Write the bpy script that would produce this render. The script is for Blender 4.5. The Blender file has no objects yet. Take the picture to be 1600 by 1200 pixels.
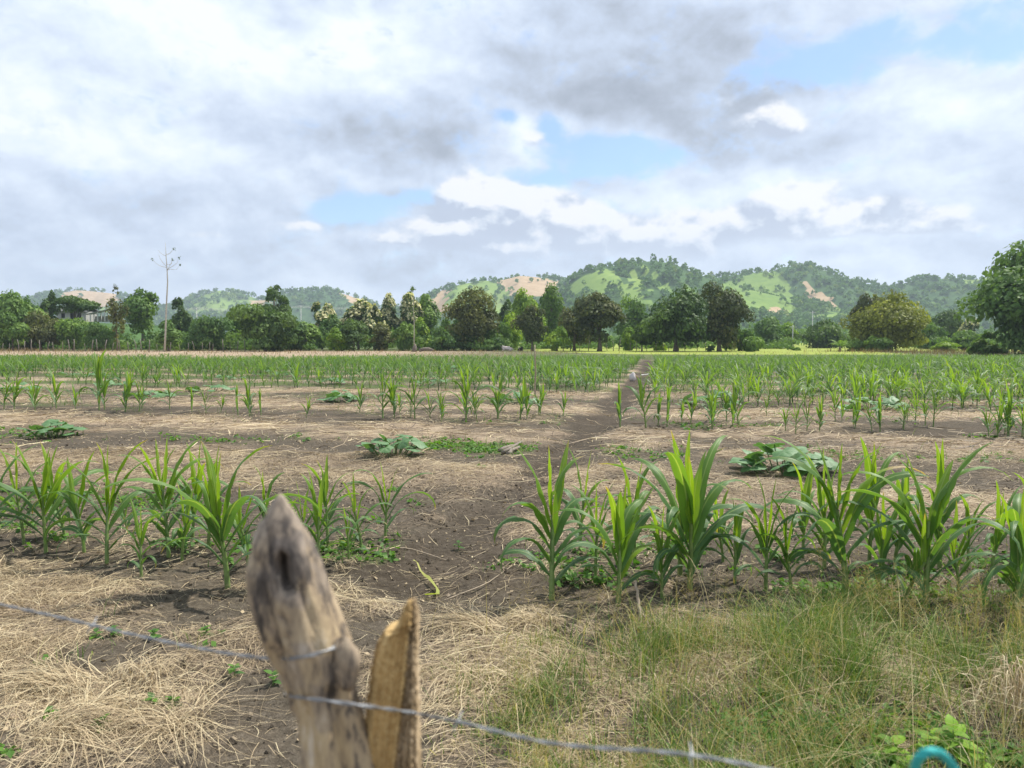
import bpy, math, random
import numpy as np
from mathutils import Vector, Matrix, Euler

# ------------------------------------------------------------------ camera
F_PX, HZ, CAMH = 1155.0, 532.0, 1.6            # focal length in pixels of a 1600 px wide frame, horizon row, eye height
PITCH = math.atan((600 - HZ) / F_PX)
CP, SP = math.cos(PITCH), math.sin(PITCH)
scene = bpy.context.scene
col = scene.collection
cam_d = bpy.data.cameras.new('camera')
cam_d.sensor_width = 36.0
cam_d.lens = 36.0 * F_PX / 1600
cam_d.clip_start = 0.05
cam_d.clip_end = 20000
cam_d.dof.use_dof = True
cam_d.dof.focus_distance = 9.0
cam_d.dof.aperture_fstop = 5.2
cam = bpy.data.objects.new('camera', cam_d)
cam.location = (0, 0, CAMH)
cam.rotation_euler = (math.pi / 2 - PITCH, 0, 0)
col.objects.link(cam)
scene.camera = cam

def ray(px, py):
    cx, cy = (px - 800) / F_PX, (600 - py) / F_PX
    return np.array([cx, CP + cy * SP, -SP + cy * CP])
def at(px, py, depth):                          # point seen at a pixel, at a given distance along +Y
    v = ray(px, py); v = v / v[1] * depth
    return np.array([v[0], v[1], v[2] + CAMH])
def ground_pt(px, py, z=0.0):
    v = ray(px, py); k = (CAMH - z) / -v[2]
    return np.array([v[0] * k, v[1] * k, z])
def project(P):                                 # world -> 1600x1200 pixel
    x, y, z = P[..., 0], P[..., 1], P[..., 2] - CAMH
    f = y * CP - z * SP; u = y * SP + z * CP
    f = np.maximum(f, 1e-3)
    return 800 + F_PX * x / f, 600 - F_PX * u / f

# ------------------------------------------------------------------ node helper
class NT:
    def __init__(s, tree): s.t = tree; s.L = tree.links
    def put(s, sock, v):
        if v is None: return
        if isinstance(v, bpy.types.NodeSocket): s.L.new(v, sock)
        elif isinstance(v, (tuple, list)):
            try: sock.default_value = v
            except Exception: sock.default_value = tuple(v) + (1.0,)
        else: sock.default_value = v
    def n(s, typ, props=None, **inp):
        nd = s.t.nodes.new(typ)
        for k, v in (props or {}).items(): setattr(nd, k, v)
        for k, v in inp.items():
            key = int(k[1:]) if k[0] == '_' and k[1:].isdigit() else k.replace('_', ' ')
            s.put(nd.inputs[key], v)
        return nd
    def m(s, op, a, b=None, c=None, clamp=False):
        nd = s.t.nodes.new('ShaderNodeMath'); nd.operation = op; nd.use_clamp = clamp
        for i, v in enumerate((a, b, c)):
            if v is not None: s.put(nd.inputs[i], v)
        return nd.outputs[0]
    def v(s, op, a, b=None, c=None, scale=None):
        nd = s.t.nodes.new('ShaderNodeVectorMath'); nd.operation = op
        for i, x in enumerate((a, b, c)):
            if x is not None: s.put(nd.inputs[i], x)
        if scale is not None: s.put(nd.inputs['Scale'], scale)
        return nd.outputs['Value'] if op in ('DOT_PRODUCT', 'LENGTH', 'DISTANCE') else nd.outputs[0]
    def noise(s, vec, scale, detail=4, rough=0.55, dist=0.0, color=False):
        nd = s.n('ShaderNodeTexNoise', Vector=vec, Scale=scale, Detail=detail, Roughness=rough, Distortion=dist)
        return nd.outputs['Color' if color else 'Fac']
    def ramp(s, fac, stops, interp='LINEAR'):
        nd = s.t.nodes.new('ShaderNodeValToRGB'); r = nd.color_ramp; r.interpolation = interp
        while len(r.elements) < len(stops): r.elements.new(0.5)
        for e, (p, c) in zip(r.elements, stops):
            e.position = p; e.color = tuple(c) + (1.0,) if len(c) == 3 else c
        s.put(nd.inputs[0], fac); return nd.outputs[0]
    def mix(s, fac, a, b, blend='MIX'):
        nd = s.t.nodes.new('ShaderNodeMix'); nd.data_type = 'RGBA'; nd.blend_type = blend
        s.put(nd.inputs[0], fac); s.put(nd.inputs[6], a if not isinstance(a, tuple) else tuple(a) + (1.0,) if len(a) == 3 else a)
        s.put(nd.inputs[7], b if not isinstance(b, tuple) else tuple(b) + (1.0,) if len(b) == 3 else b)
        return nd.outputs[2]
    def sstep(s, x, lo, hi):
        nd = s.n('ShaderNodeMapRange', {'interpolation_type': 'SMOOTHSTEP'})
        s.put(nd.inputs[0], x); nd.inputs[1].default_value = lo; nd.inputs[2].default_value = hi
        nd.inputs[3].default_value = 0; nd.inputs[4].default_value = 1
        return nd.outputs[0]

# ------------------------------------------------------------------ world: sky with broken cloud
SUN_EL, SUN_AZ = math.radians(58), math.radians(52)
SKY_K = 0.11
world = bpy.data.worlds.new('World'); scene.world = world; world.use_nodes = True
wt = world.node_tree; wt.nodes.clear(); W = NT(wt)
sky = W.n('ShaderNodeTexSky', {'sky_type': 'NISHITA', 'sun_disc': False, 'sun_elevation': SUN_EL, 'sun_rotation': SUN_AZ,
                               'altitude': 100, 'air_density': 1.0, 'dust_density': 0.6, 'ozone_density': 1.5})
D = W.n('ShaderNodeTexCoord').outputs['Generated']
xyz = W.n('ShaderNodeSeparateXYZ', Vector=D)
az = W.m('ARCTAN2', xyz.outputs[0], xyz.outputs[1])
el = W.m('ARCSINE', xyz.outputs[2])
Dn = W.v('MULTIPLY', D, (1.0, 1.0, 1.6))
warp = W.v('SUBTRACT', W.noise(Dn, 4.5, 5, 0.5, color=True), (0.5, 0.5, 0.5))
ae = W.n('ShaderNodeCombineXYZ', X=az, Y=el).outputs[0]
q = W.v('MULTIPLY_ADD', warp, (0.20, 0.11, 0.0), ae)
q2 = W.v('MULTIPLY_ADD', warp, (0.10, 0.06, 0.0), ae)
def field(blobs, qv, base=0.0):
    acc = base
    for px, py, sx, sy, amp in blobs:
        d = ray(px, py); d = d / np.linalg.norm(d)
        a, e = math.atan2(d[0], d[1]), math.asin(d[2])
        sx, sy = sx / F_PX, sy / F_PX
        w = W.v('MULTIPLY_ADD', qv, (1 / sx, 1 / sy, 0), (-a / sx, -e / sy, 0))
        g = W.m('POWER', 0.36788, W.v('DOT_PRODUCT', w, w))
        acc = W.m('MULTIPLY_ADD', g, amp, acc)
    return acc
GAPS = [(1400, 75, 130, 34, .62), (1250, 115, 85, 28, .72), (1570, 62, 110, 22, .55), (1480, 15, 150, 24, .40), (1130, 225, 70, 22, .35),
        (930, 250, 105, 28, .95), (880, 205, 26, 26, .8), (1010, 240, 70, 20, .6), (810, 190, 26, 12, .8), (850, 285, 80, 16, .8),
        (575, 318, 85, 19, 1.05), (530, 335, 50, 20, .8), (660, 305, 55, 12, .8), (945, 328, 26, 16, .9), (1295, 267, 60, 12, .35),
        (1530, 262, 60, 10, .25)]
BRIGHT = [(300, 40, 260, 60, .30), (90, 170, 150, 70, .26), (330, 215, 190, 35, .22), (560, 60, 130, 50, .22), (480, 140, 160, 40, .12),
          (930, 110, 260, 75, -.26), (1010, 175, 230, 60, -.30), (830, 95, 110, 40, -.12), (450, 20, 60, 30, -.30), (620, 40, 90, 26, -.05),
          (560, 215, 190, 42, -.28), (690, 245, 70, 30, -.26), (180, 285, 140, 30, -.27), (260, 180, 120, 22, -.10), (1120, 20, 150, 40, -.16),
          (430, 400, 500, 55, -.10), (1000, 420, 700, 30, -.06), (60, 330, 160, 40, -.06), (840, 225, 40, 26, .30), (560, 275, 120, 14, .12),
          (1420, 170, 240, 55, .12), (1200, 185, 60, 30, .10), (1300, 230, 200, 22, -.10), (1150, 290, 160, 22, .10), (1500, 310, 150, 26, -.03),
          (1250, 300, 140, 20, .08), (600, 360, 120, 12, .10), (1350, 390, 260, 18, -.06), (1500, 200, 160, 30, .08)]
CUM = [(745, 330, 78, 46, 1.15), (690, 362, 80, 26, .9), (815, 368, 80, 34, 1.1), (860, 318, 80, 28, .85), (900, 345, 60, 24, .7), (800, 310, 45, 22, .6),
       (980, 360, 74, 30, .95), (1060, 372, 74, 28, .9), (1190, 172, 42, 24, .9), (1215, 195, 36, 18, .5), (1175, 345, 66, 26, .75), (1255, 325, 70, 28, .85), (1335, 345, 70, 22, .75),
       (1430, 360, 70, 14, .65), (1120, 330, 50, 14, .5), (1270, 290, 60, 16, .55), (1480, 335, 60, 14, .5), (1380, 318, 60, 14, .5), (730, 300, 40, 20, .5), (780, 395, 60, 12, .6), (320, 365, 60, 10, .45), (470, 345, 50, 12, .45), (620, 372, 60, 12, .5), (845, 222, 34, 18, .55)]
fb = W.noise(Dn, 3.2, 7, 0.52, 0.25)
Du = W.v('MULTIPLY', D, (1.0, 1.0, 1.5))
fc = W.noise(Du, 13.0, 6, 0.55, 0.15)
fc2 = W.noise(W.v('ADD', Du, (0.010, 0.0, 0.022)), 13.0, 6, 0.55, 0.15)
fm = W.noise(Dn, 7.0, 8, 0.58, 0.0)
emb = W.m('SUBTRACT', fc, fc2)
ff = W.noise(Du, 30.0, 5, 0.6, 0.3)
gap = W.m('MULTIPLY_ADD', W.m('SUBTRACT', ff, 0.5), 1.1, W.m('MULTIPLY_ADD', W.m('SUBTRACT', fc, 0.5), 2.0, field(GAPS, q2)))
clear = W.m('MULTIPLY', W.sstep(gap, 0.12, 0.92), 0.95)
br = W.m('MULTIPLY_ADD', W.m('SUBTRACT', fb, 0.5), 0.72, field(BRIGHT, q, 0.655))
br = W.m('MULTIPLY_ADD', W.m('SUBTRACT', fm, 0.5), 0.62, br)
br = W.m('MULTIPLY_ADD', emb, 0.8, br)
cloud = W.ramp(br, [(0.0, (.25, .285, .35)), (.26, (.355, .40, .48)), (.52, (.49, .565, .695)), (.82, (.68, .755, .865)), (1.0, (.79, .835, .89))])
def puffs(vec):
    v = W.n('ShaderNodeTexVoronoi', {'feature': 'F1', 'normalize': True}, Vector=vec, Scale=17.0, Detail=2.0, Roughness=0.5)
    return v.outputs['Distance']
Dw = W.v('MULTIPLY_ADD', warp, (0.05, 0.05, 0.05), Du)
pf = puffs(Dw); pf2 = puffs(W.v('ADD', Dw, (0.008, 0.0, 0.020)))
pemb = W.m('SUBTRACT', pf2, pf)
cum0 = field(CUM, q2)
cum_up = field(CUM, W.v('ADD', q2, (0.006, 0.014, 0.0)))
cumf = W.m('MULTIPLY_ADD', W.m('SUBTRACT', fc, 0.5), 1.5, W.m('MULTIPLY_ADD', W.m('SUBTRACT', 0.40, pf), 0.9, cum0))
cal = W.sstep(cumf, 0.36, 0.80)
cb = W.m('MULTIPLY_ADD', emb, 4.2, W.m('MULTIPLY_ADD', pemb, 2.2, W.m('MULTIPLY_ADD', W.m('SUBTRACT', cum0, cum_up), 1.15, W.m('MULTIPLY_ADD', cumf, 0.12, 0.26))))
cumc = W.ramp(cb, [(0.2, (.42, .475, .59)), (.45, (.55, .605, .70)), (.75, (.70, .72, .775)), (1.0, (.80, .80, .81))])
cumc = W.mix(W.sstep(el, 0.10, 0.16), W.mix(0.55, cumc, cloud), cumc)
skyc = W.v('MULTIPLY', W.v('SCALE', sky.outputs[0], scale=SKY_K), (1.06, 1.17, 1.27))
skyc = W.mix(0.04, skyc, (.75, .82, .92))
tot = W.mix(clear, cloud, skyc)
tot = W.mix(W.m('MULTIPLY', cal, 0.92), tot, cumc)
below = W.sstep(el, -0.05, 0.0)
tot = W.mix(below, (.24, .27, .24), tot)
bg = W.n('ShaderNodeBackground', Color=W.v('SCALE', tot, scale=1 / SKY_K), Strength=SKY_K)
wo = W.n('ShaderNodeOutputWorld'); wt.links.new(bg.outputs[0], wo.inputs[0])
world.cycles.sampling_method = 'MANUAL'; world.cycles.sample_map_resolution = 512

# ------------------------------------------------------------------ sun, exposure
sun_d = bpy.data.lights.new('sun', 'SUN'); sun_d.energy = 5.0; sun_d.angle = math.radians(1.5); sun_d.color = (1.0, 0.955, 0.88)
sun = bpy.data.objects.new('sun', sun_d); col.objects.link(sun)
sdir = Vector((math.sin(SUN_AZ) * math.cos(SUN_EL), math.cos(SUN_AZ) * math.cos(SUN_EL), math.sin(SUN_EL)))
sun.rotation_euler = (-sdir).to_track_quat('-Z', 'Y').to_euler(); sun.location = (30, 30, 80)
vs = scene.view_settings
vs.view_transform = 'Standard'; vs.look = 'None'; vs.exposure = 0.36; vs.gamma = 1.0; vs.use_curve_mapping = False
scene.render.engine = 'CYCLES'
scene.cycles.use_denoising = True
scene.cycles.max_bounces = 6; scene.cycles.diffuse_bounces = 3; scene.cycles.glossy_bounces = 2
scene.cycles.transmission_bounces = 4; scene.cycles.transparent_max_bounces = 8; scene.cycles.volume_bounces = 0
scene.cycles.use_adaptive_sampling = True; scene.cycles.adaptive_threshold = 0.01

# ================================================================== helpers: noise, meshes, tags
def _h(ix, iy, seed):
    n = (ix.astype(np.int64) * 374761393 + iy.astype(np.int64) * 668265263 + seed * 974634777) & 0xFFFFFFFF
    n = ((n ^ (n >> 13)) * 1274126177) & 0xFFFFFFFF
    return ((n ^ (n >> 16)) & 0xFFFF) / 65535.0
def vnoise(x, y, seed=0):
    x = np.asarray(x, float); y = np.asarray(y, float)
    ix, iy = np.floor(x), np.floor(y); fx, fy = x - ix, y - iy
    fx = fx * fx * (3 - 2 * fx); fy = fy * fy * (3 - 2 * fy)
    a, b, c, d = _h(ix, iy, seed), _h(ix + 1, iy, seed), _h(ix, iy + 1, seed), _h(ix + 1, iy + 1, seed)
    return (a * (1 - fx) + b * fx) * (1 - fy) + (c * (1 - fx) + d * fx) * fy
def fbm(x, y, octv=4, seed=0):
    s, a, t = 0.0, 0.5, 0.0
    for o in range(octv):
        s = s + a * vnoise(x * 2 ** o + 17.3 * o, y * 2 ** o - 9.1 * o, seed + o); t += a; a *= 0.5
    return s / t
def sst(x, a, b):
    t = np.clip((x - a) / (b - a), 0, 1); return t * t * (3 - 2 * t)

def mesh(name, V, Q=None, T=None, mats=(), attr=None, smooth=True, mi=None):
    V = np.asarray(V, np.float32).reshape(-1, 3)
    me = bpy.data.meshes.new(name)
    me.vertices.add(len(V)); me.vertices.foreach_set('co', V.ravel())
    li, ls = [], []; off = 0
    for A, k in ((Q, 4), (T, 3)):
        if A is None or len(A) == 0: continue
        A = np.asarray(A, np.int32).reshape(-1, k)
        li.append(A.ravel()); ls.append(off + np.arange(len(A), dtype=np.int32) * k); off += A.size
    li = np.concatenate(li); ls = np.concatenate(ls)
    me.loops.add(len(li)); me.loops.foreach_set('vertex_index', li)
    me.polygons.add(len(ls)); me.polygons.foreach_set('loop_start', ls)
    me.polygons.foreach_set('use_smooth', np.full(len(ls), smooth, bool))
    if mi is not None: me.polygons.foreach_set('material_index', np.asarray(mi, np.int32))
    for m in (mats if isinstance(mats, (tuple, list)) else (mats,)): me.materials.append(m)
    for k, A in (attr or {}).items():
        A = np.asarray(A, np.float32).reshape(len(V), -1)
        if A.shape[1] < 4: A = np.hstack([A, np.zeros((len(V), 3 - A.shape[1]), np.float32), np.ones((len(V), 1), np.float32)]) if A.shape[1] < 3 else np.hstack([A, np.ones((len(V), 1), np.float32)])
        me.attributes.new(k, 'FLOAT_COLOR', 'POINT').data.foreach_set('color', A.ravel())
    me.update(calc_edges=True)
    return me
def link(name, me, parent=None, loc=None, rot=None, scale=None):
    o = bpy.data.objects.new(name, me); col.objects.link(o)
    if parent is not None: o.parent = parent
    if loc is not None: o.location = loc
    if rot is not None: o.rotation_euler = rot
    if scale is not None: o.scale = scale if isinstance(scale, (tuple, list)) else (scale,) * 3
    return o
def tag(o, label=None, cat=None, group=None, kind=None):
    for k, v in (('label', label), ('category', cat), ('group', group), ('kind', kind)):
        if v: o[k] = v
    return o
def empty(name, loc=(0, 0, 0), rz=0.0):
    o = bpy.data.objects.new(name, None); col.objects.link(o)
    o.location = loc; o.rotation_euler = (0, 0, rz); o.empty_display_size = 0.1
    return o
def copy_thing(root, loc, rz=0.0, scale=1.0):
    r = root.copy(); col.objects.link(r); r.location = loc; r.rotation_euler = (0, 0, rz); r.scale = (scale,) * 3
    for ch in list(root.children):
        c = ch.copy(); col.objects.link(c); c.parent = r
        for g in list(ch.children):
            d = g.copy(); col.objects.link(d); d.parent = c
    return r

def ribbons(C, S, Wd):
    """flat strips: centre lines C (N,K,3), side vectors S (N,K,3), half widths Wd (N,K)"""
    N, K = C.shape[:2]
    V = np.stack([C - S * Wd[..., None], C + S * Wd[..., None]], 2).reshape(-1, 3)
    b = (np.arange(N)[:, None] * K + np.arange(K - 1)[None]).ravel() * 2
    return V, np.stack([b, b + 1, b + 3, b + 2], 1)
def tube(P, R, n=8, cap=True):
    """one bent tube; P (K,3), R (K,)"""
    P = np.asarray(P, float); K = len(P); R = np.broadcast_to(np.asarray(R, float), (K,))
    T = np.gradient(P, axis=0); T /= np.linalg.norm(T, axis=1)[:, None] + 1e-9
    ref = np.array([0.31, 0.17, 0.94]) if abs(T[0] @ np.array([0, 0, 1.0])) < 0.9 else np.array([1.0, 0.2, 0.1])
    U = np.cross(T, ref); U /= np.linalg.norm(U, axis=1)[:, None]; Wv = np.cross(T, U)
    a = np.arange(n) * 2 * np.pi / n
    V = P[:, None] + R[:, None, None] * (np.cos(a)[None, :, None] * U[:, None] + np.sin(a)[None, :, None] * Wv[:, None])
    V = V.reshape(-1, 3)
    i = np.arange(K - 1)[:, None] * n; j = np.arange(n)[None]; j2 = (j + 1) % n
    Q = np.stack([i + j, i + j2, i + n + j2, i + n + j], -1).reshape(-1, 4)
    Tr = []
    if cap:
        V = np.vstack([V, P[0], P[-1]]); c0, c1 = K * n, K * n + 1
        for jj in range(n):
            Tr.append((c0, (jj + 1) % n, jj)); Tr.append((c1, (K - 1) * n + jj, (K - 1) * n + (jj + 1) % n))
    return V, Q, np.array(Tr, np.int32).reshape(-1, 3)
def join(parts):
    """parts: list of (V,Q,T[,attr]) -> one"""
    Vs, Qs, Ts, As, o = [], [], [], [], 0
    for p in parts:
        Vs.append(p[0])
        if p[1] is not None and len(p[1]): Qs.append(np.asarray(p[1]) + o)
        if p[2] is not None and len(p[2]): Ts.append(np.asarray(p[2]) + o)
        if len(p) > 3: As.append(p[3])
        o += len(p[0])
    return (np.vstack(Vs), np.vstack(Qs) if Qs else None, np.vstack(Ts) if Ts else None, np.vstack(As) if As else None)
def box(c, s, rot=0.0):
    c = np.asarray(c, float); s = np.asarray(s, float) / 2
    V = np.array([[x, y, z] for x in (-1, 1) for y in (-1, 1) for z in (-1, 1)]) * s
    if rot: V = V @ np.array([[math.cos(rot), math.sin(rot), 0], [-math.sin(rot), math.cos(rot), 0], [0, 0, 1]])
    return V + c, np.array([(0, 1, 3, 2), (4, 6, 7, 5), (0, 4, 5, 1), (2, 3, 7, 6), (0, 2, 6, 4), (1, 5, 7, 3)]), None

# ================================================================== materials
def material(name):
    m = bpy.data.materials.new(name); m.use_nodes = True; m.node_tree.nodes.clear()
    return m, NT(m.node_tree)
def finish(N, shader):
    o = N.n('ShaderNodeOutputMaterial'); N.L.new(shader, o.inputs['Surface'])
def plain(name, color, rough=0.7, var=0.25, scale=20.0, metal=0.0, bump=0.0):
    m, N = material(name)
    c = N.n('ShaderNodeTexCoord').outputs['Object']
    f = N.noise(c, scale, 6, 0.6)
    d = tuple(x * (1 - var) for x in color); l = tuple(min(1, x * (1 + var)) for x in color)
    p = N.n('ShaderNodeBsdfPrincipled', Base_Color=N.ramp(f, [(0.3, d), (0.7, l)]), Roughness=rough, Metallic=metal)
    if bump: N.L.new(N.n('ShaderNodeBump', Strength=bump, Distance=0.01, Height=f).outputs[0], p.inputs['Normal'])
    finish(N, p.outputs[0]); return m
def foliage(name, stops, trans=0.35, rough=0.55, spec=0.25, tcol=None, attr='lf'):
    """two-sided leaf; colour from the per-leaf attribute"""
    m, N = material(name)
    a = N.n('ShaderNodeAttribute', {'attribute_name': attr})
    r = N.n('ShaderNodeSeparateColor', Color=a.outputs['Color']).outputs[0]
    c = N.ramp(r, stops)
    p = N.n('ShaderNodeBsdfPrincipled', Base_Color=c, Roughness=rough)
    p.inputs['Specular IOR Level'].default_value = spec
    tc = N.mix(1.0, c, tcol or (1.5, 1.6, 0.6), 'MULTIPLY')
    t = N.n('ShaderNodeBsdfTranslucent', Color=tc)
    mx = N.n('ShaderNodeMixShader', Fac=trans); N.L.new(p.outputs[0], mx.inputs[1]); N.L.new(t.outputs[0], mx.inputs[2])
    finish(N, mx.outputs[0]); return m

M = {}
def maize_mat():
    m, N = material('maize_leaf')
    a = N.n('ShaderNodeAttribute', {'attribute_name': 'lf'})
    s = N.n('ShaderNodeSeparateColor', Color=a.outputs['Color'])
    age, along, across, rnd = s.outputs[0], s.outputs[1], s.outputs[2], a.outputs['Alpha']
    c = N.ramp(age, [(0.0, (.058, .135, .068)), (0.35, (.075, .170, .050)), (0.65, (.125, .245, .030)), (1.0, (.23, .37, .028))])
    pos = N.n('ShaderNodeTexCoord').outputs['Object']
    blot = N.noise(pos, 14, 4, 0.6)
    c = N.mix(N.m('MULTIPLY', N.sstep(blot, .45, .7), 0.35), c, (.13, .21, .05))
    vein = N.m('SINE', N.m('MULTIPLY', across, 48.0))
    c = N.mix(N.m('MULTIPLY_ADD', vein, 0.05, 0.05), c, (.19, .28, .07))
    mid = N.m('SUBTRACT', 1.0, N.sstep(across, 0.05, 0.17))
    c = N.mix(N.m('MULTIPLY', mid, 0.65), c, (.30, .40, .15))
    dry = N.m('MULTIPLY', N.sstep(N.m('MULTIPLY_ADD', blot, 0.25, along), 0.98, 1.12), N.sstep(rnd, 0.45, 0.7))
    c = N.mix(dry, c, (.36, .26, .10))
    p = N.n('ShaderNodeBsdfPrincipled', Base_Color=c, Roughness=0.42)
    p.inputs['Specular IOR Level'].default_value = 0.4
    b = N.n('ShaderNodeBump', Strength=0.25, Distance=0.002, Height=vein); N.L.new(b.outputs[0], p.inputs['Normal'])
    t = N.n('ShaderNodeBsdfTranslucent', Color=N.mix(1.0, c, (1.9, 1.75, 0.55), 'MULTIPLY'))
    mx = N.n('ShaderNodeMixShader', Fac=0.42); N.L.new(p.outputs[0], mx.inputs[1]); N.L.new(t.outputs[0], mx.inputs[2])
    finish(N, mx.outputs[0]); return m
M['maize'] = maize_mat()
M['maize_stalk'] = plain('maize_stalk', (.17, .25, .07), 0.5, 0.3, 18)
M['maize_far'] = foliage('maize_far', [(0, (.052, .108, .045)), (.5, (.100, .185, .048)), (1, (.17, .26, .055))], 0.40)

def squash_mat():
    m, N = material('squash_leaf')
    a = N.n('ShaderNodeAttribute', {'attribute_name': 'lf'})
    s = N.n('ShaderNodeSeparateColor', Color=a.outputs['Color'])
    pos = N.n('ShaderNodeTexCoord').outputs['Object']
    nz = N.noise(pos, 25, 4, 0.6)
    c = N.ramp(nz, [(.3, (.068, .170, .055)), (.7, (.135, .255, .095))])
    c = N.mix(N.m('MULTIPLY', s.outputs[0], 0.55), c, (.22, .32, .17))
    p = N.n('ShaderNodeBsdfPrincipled', Base_Color=c, Roughness=0.5)
    b = N.n('ShaderNodeBump', Strength=0.5, Distance=0.006, Height=nz); N.L.new(b.outputs[0], p.inputs['Normal'])
    t = N.n('ShaderNodeBsdfTranslucent', Color=N.mix(1.0, c, (1.5, 1.6, .6), 'MULTIPLY'))
    mx = N.n('ShaderNodeMixShader', Fac=0.22); N.L.new(p.outputs[0], mx.inputs[1]); N.L.new(t.outputs[0], mx.inputs[2])
    finish(N, mx.outputs[0]); return m
M['squash'] = squash_mat()
M['squash_stem'] = plain('squash_stem', (.13, .20, .07), 0.6, 0.2)
M['weed'] = foliage('weed', [(0, (.06, .14, .03)), (1, (.13, .26, .035))], 0.35)
M['weed_bright'] = foliage('weed_bright', [(0, (.13, .25, .03)), (1, (.22, .38, .03))], 0.4)
M['straw'] = foliage('straw', [(0, (.085, .065, .05)), (.3, (.26, .20, .125)), (.65, (.47, .365, .22)), (1, (.67, .57, .36))], 0.15, 0.6, 0.3, (1.0, .95, .8))
M['grass'] = foliage('grass', [(0, (.060, .125, .028)), (.4, (.120, .205, .042)), (.65, (.23, .27, .075)), (.85, (.40, .33, .17)), (1, (.50, .41, .25))], 0.3, 0.55)
M['seed'] = foliage('seed', [(0, (.22, .20, .07)), (.6, (.34, .26, .11)), (1, (.40, .30, .16))], 0.3, 0.7)
M['redgrass'] = foliage('redgrass', [(0, (.13, .09, .055)), (.5, (.26, .18, .11)), (1, (.36, .28, .16))], 0.25, 0.7)
M['dryleaf'] = plain('dry_stalk', (.33, .26, .18), 0.7, 0.35, 30)
M['wilted'] = foliage('wilted_leaf', [(0, (.28, .33, .06)), (1, (.46, .45, .14))], 0.35)
M['stick'] = plain('dead_stick', (.20, .165, .13), 0.85, 0.4, 30, bump=0.4)

def ground_mat():
    m, N = material('field_soil')
    a = N.n('ShaderNodeAttribute', {'attribute_name': 'gm'})
    s = N.n('ShaderNodeSeparateColor', Color=a.outputs['Color'])
    straw, green, damp, zone = s.outputs[0], s.outputs[1], s.outputs[2], a.outputs['Alpha']
    pos = N.n('ShaderNodeTexCoord').outputs['Object']
    n1 = N.noise(pos, 1.3, 6, 0.6); n2 = N.noise(pos, 22, 6, 0.65); n3 = N.noise(pos, 120, 4, 0.6)
    mixn = N.m('MULTIPLY_ADD', n2, 0.55, N.m('MULTIPLY', n3, 0.45))
    soil = N.ramp(mixn, [(.30, (.034, .028, .020)), (.5, (.082, .068, .050)), (.70, (.158, .136, .104))])
    soil = N.mix(N.sstep(n1, .4, .7), soil, N.mix(1.0, soil, (1.25, 1.22, 1.2), 'MULTIPLY'))
    soil = N.mix(damp, soil, N.mix(1.0, soil, (.72, .70, .69), 'MULTIPLY'))
    # chopped straw lying in it: stretched flecks in two directions
    def flecks(rz, sc):
        mp = N.n('ShaderNodeMapping', Vector=pos, Rotation=(0, 0, rz), Scale=(sc * 0.12, sc, sc))
        return N.noise(mp.outputs[0], 1.0, 3, 0.7, 0.6)
    fl = N.m('MAXIMUM', N.m('MAXIMUM', flecks(0.3, 85), flecks(1.35, 95)), flecks(2.4, 75))
    cov = N.m('ADD', straw, N.m('MULTIPLY', N.m('SUBTRACT', n2, 0.5), 0.6))
    fmask = N.m('MULTIPLY', N.sstep(fl, .50, .66), N.sstep(cov, .02, .5))
    scol = N.ramp(N.m('MULTIPLY_ADD', n3, .5, N.m('MULTIPLY', n1, .5)), [(.3, (.30, .225, .15)), (.5, (.47, .36, .25)), (.7, (.60, .49, .345))])
    c = N.mix(N.m('MULTIPLY', fmask, .85), soil, scol)
    c = N.mix(N.m('MULTIPLY', N.sstep(cov, .32, .85), .74), c, scol)
    g = N.m('ADD', green, N.m('MULTIPLY', N.m('SUBTRACT', n2, .5), .9))
    gcol = N.ramp(n3, [(.3, (.05, .085, .025)), (.7, (.13, .17, .055))])
    c = N.mix(N.m('MULTIPLY', N.sstep(g, .35, .8), .8), c, gcol)
    # grazing land beyond the field
    n4 = N.noise(pos, 0.06, 5, 0.6); n5 = N.noise(pos, 0.9, 5, 0.65)
    past = N.ramp(N.m('MULTIPLY_ADD', n5, .5, N.m('MULTIPLY', n4, .5)), [(.3, (.18, .23, .045)), (.55, (.27, .315, .065)), (.75, (.34, .35, .10))])
    c = N.mix(N.sstep(zone, .55, .9), c, past)
    p = N.n('ShaderNodeBsdfPrincipled', Base_Color=c, Roughness=0.95)
    p.inputs['Specular IOR Level'].default_value = 0.1
    h = N.m('ADD', N.m('MULTIPLY', n2, .7), N.m('MULTIPLY_ADD', fmask, .35, N.m('MULTIPLY', n3, .3)))
    b = N.n('ShaderNodeBump', Strength=0.7, Distance=0.03, Height=h); N.L.new(b.outputs[0], p.inputs['Normal'])
    finish(N, p.outputs[0]); return m
M['ground'] = ground_mat()

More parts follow.
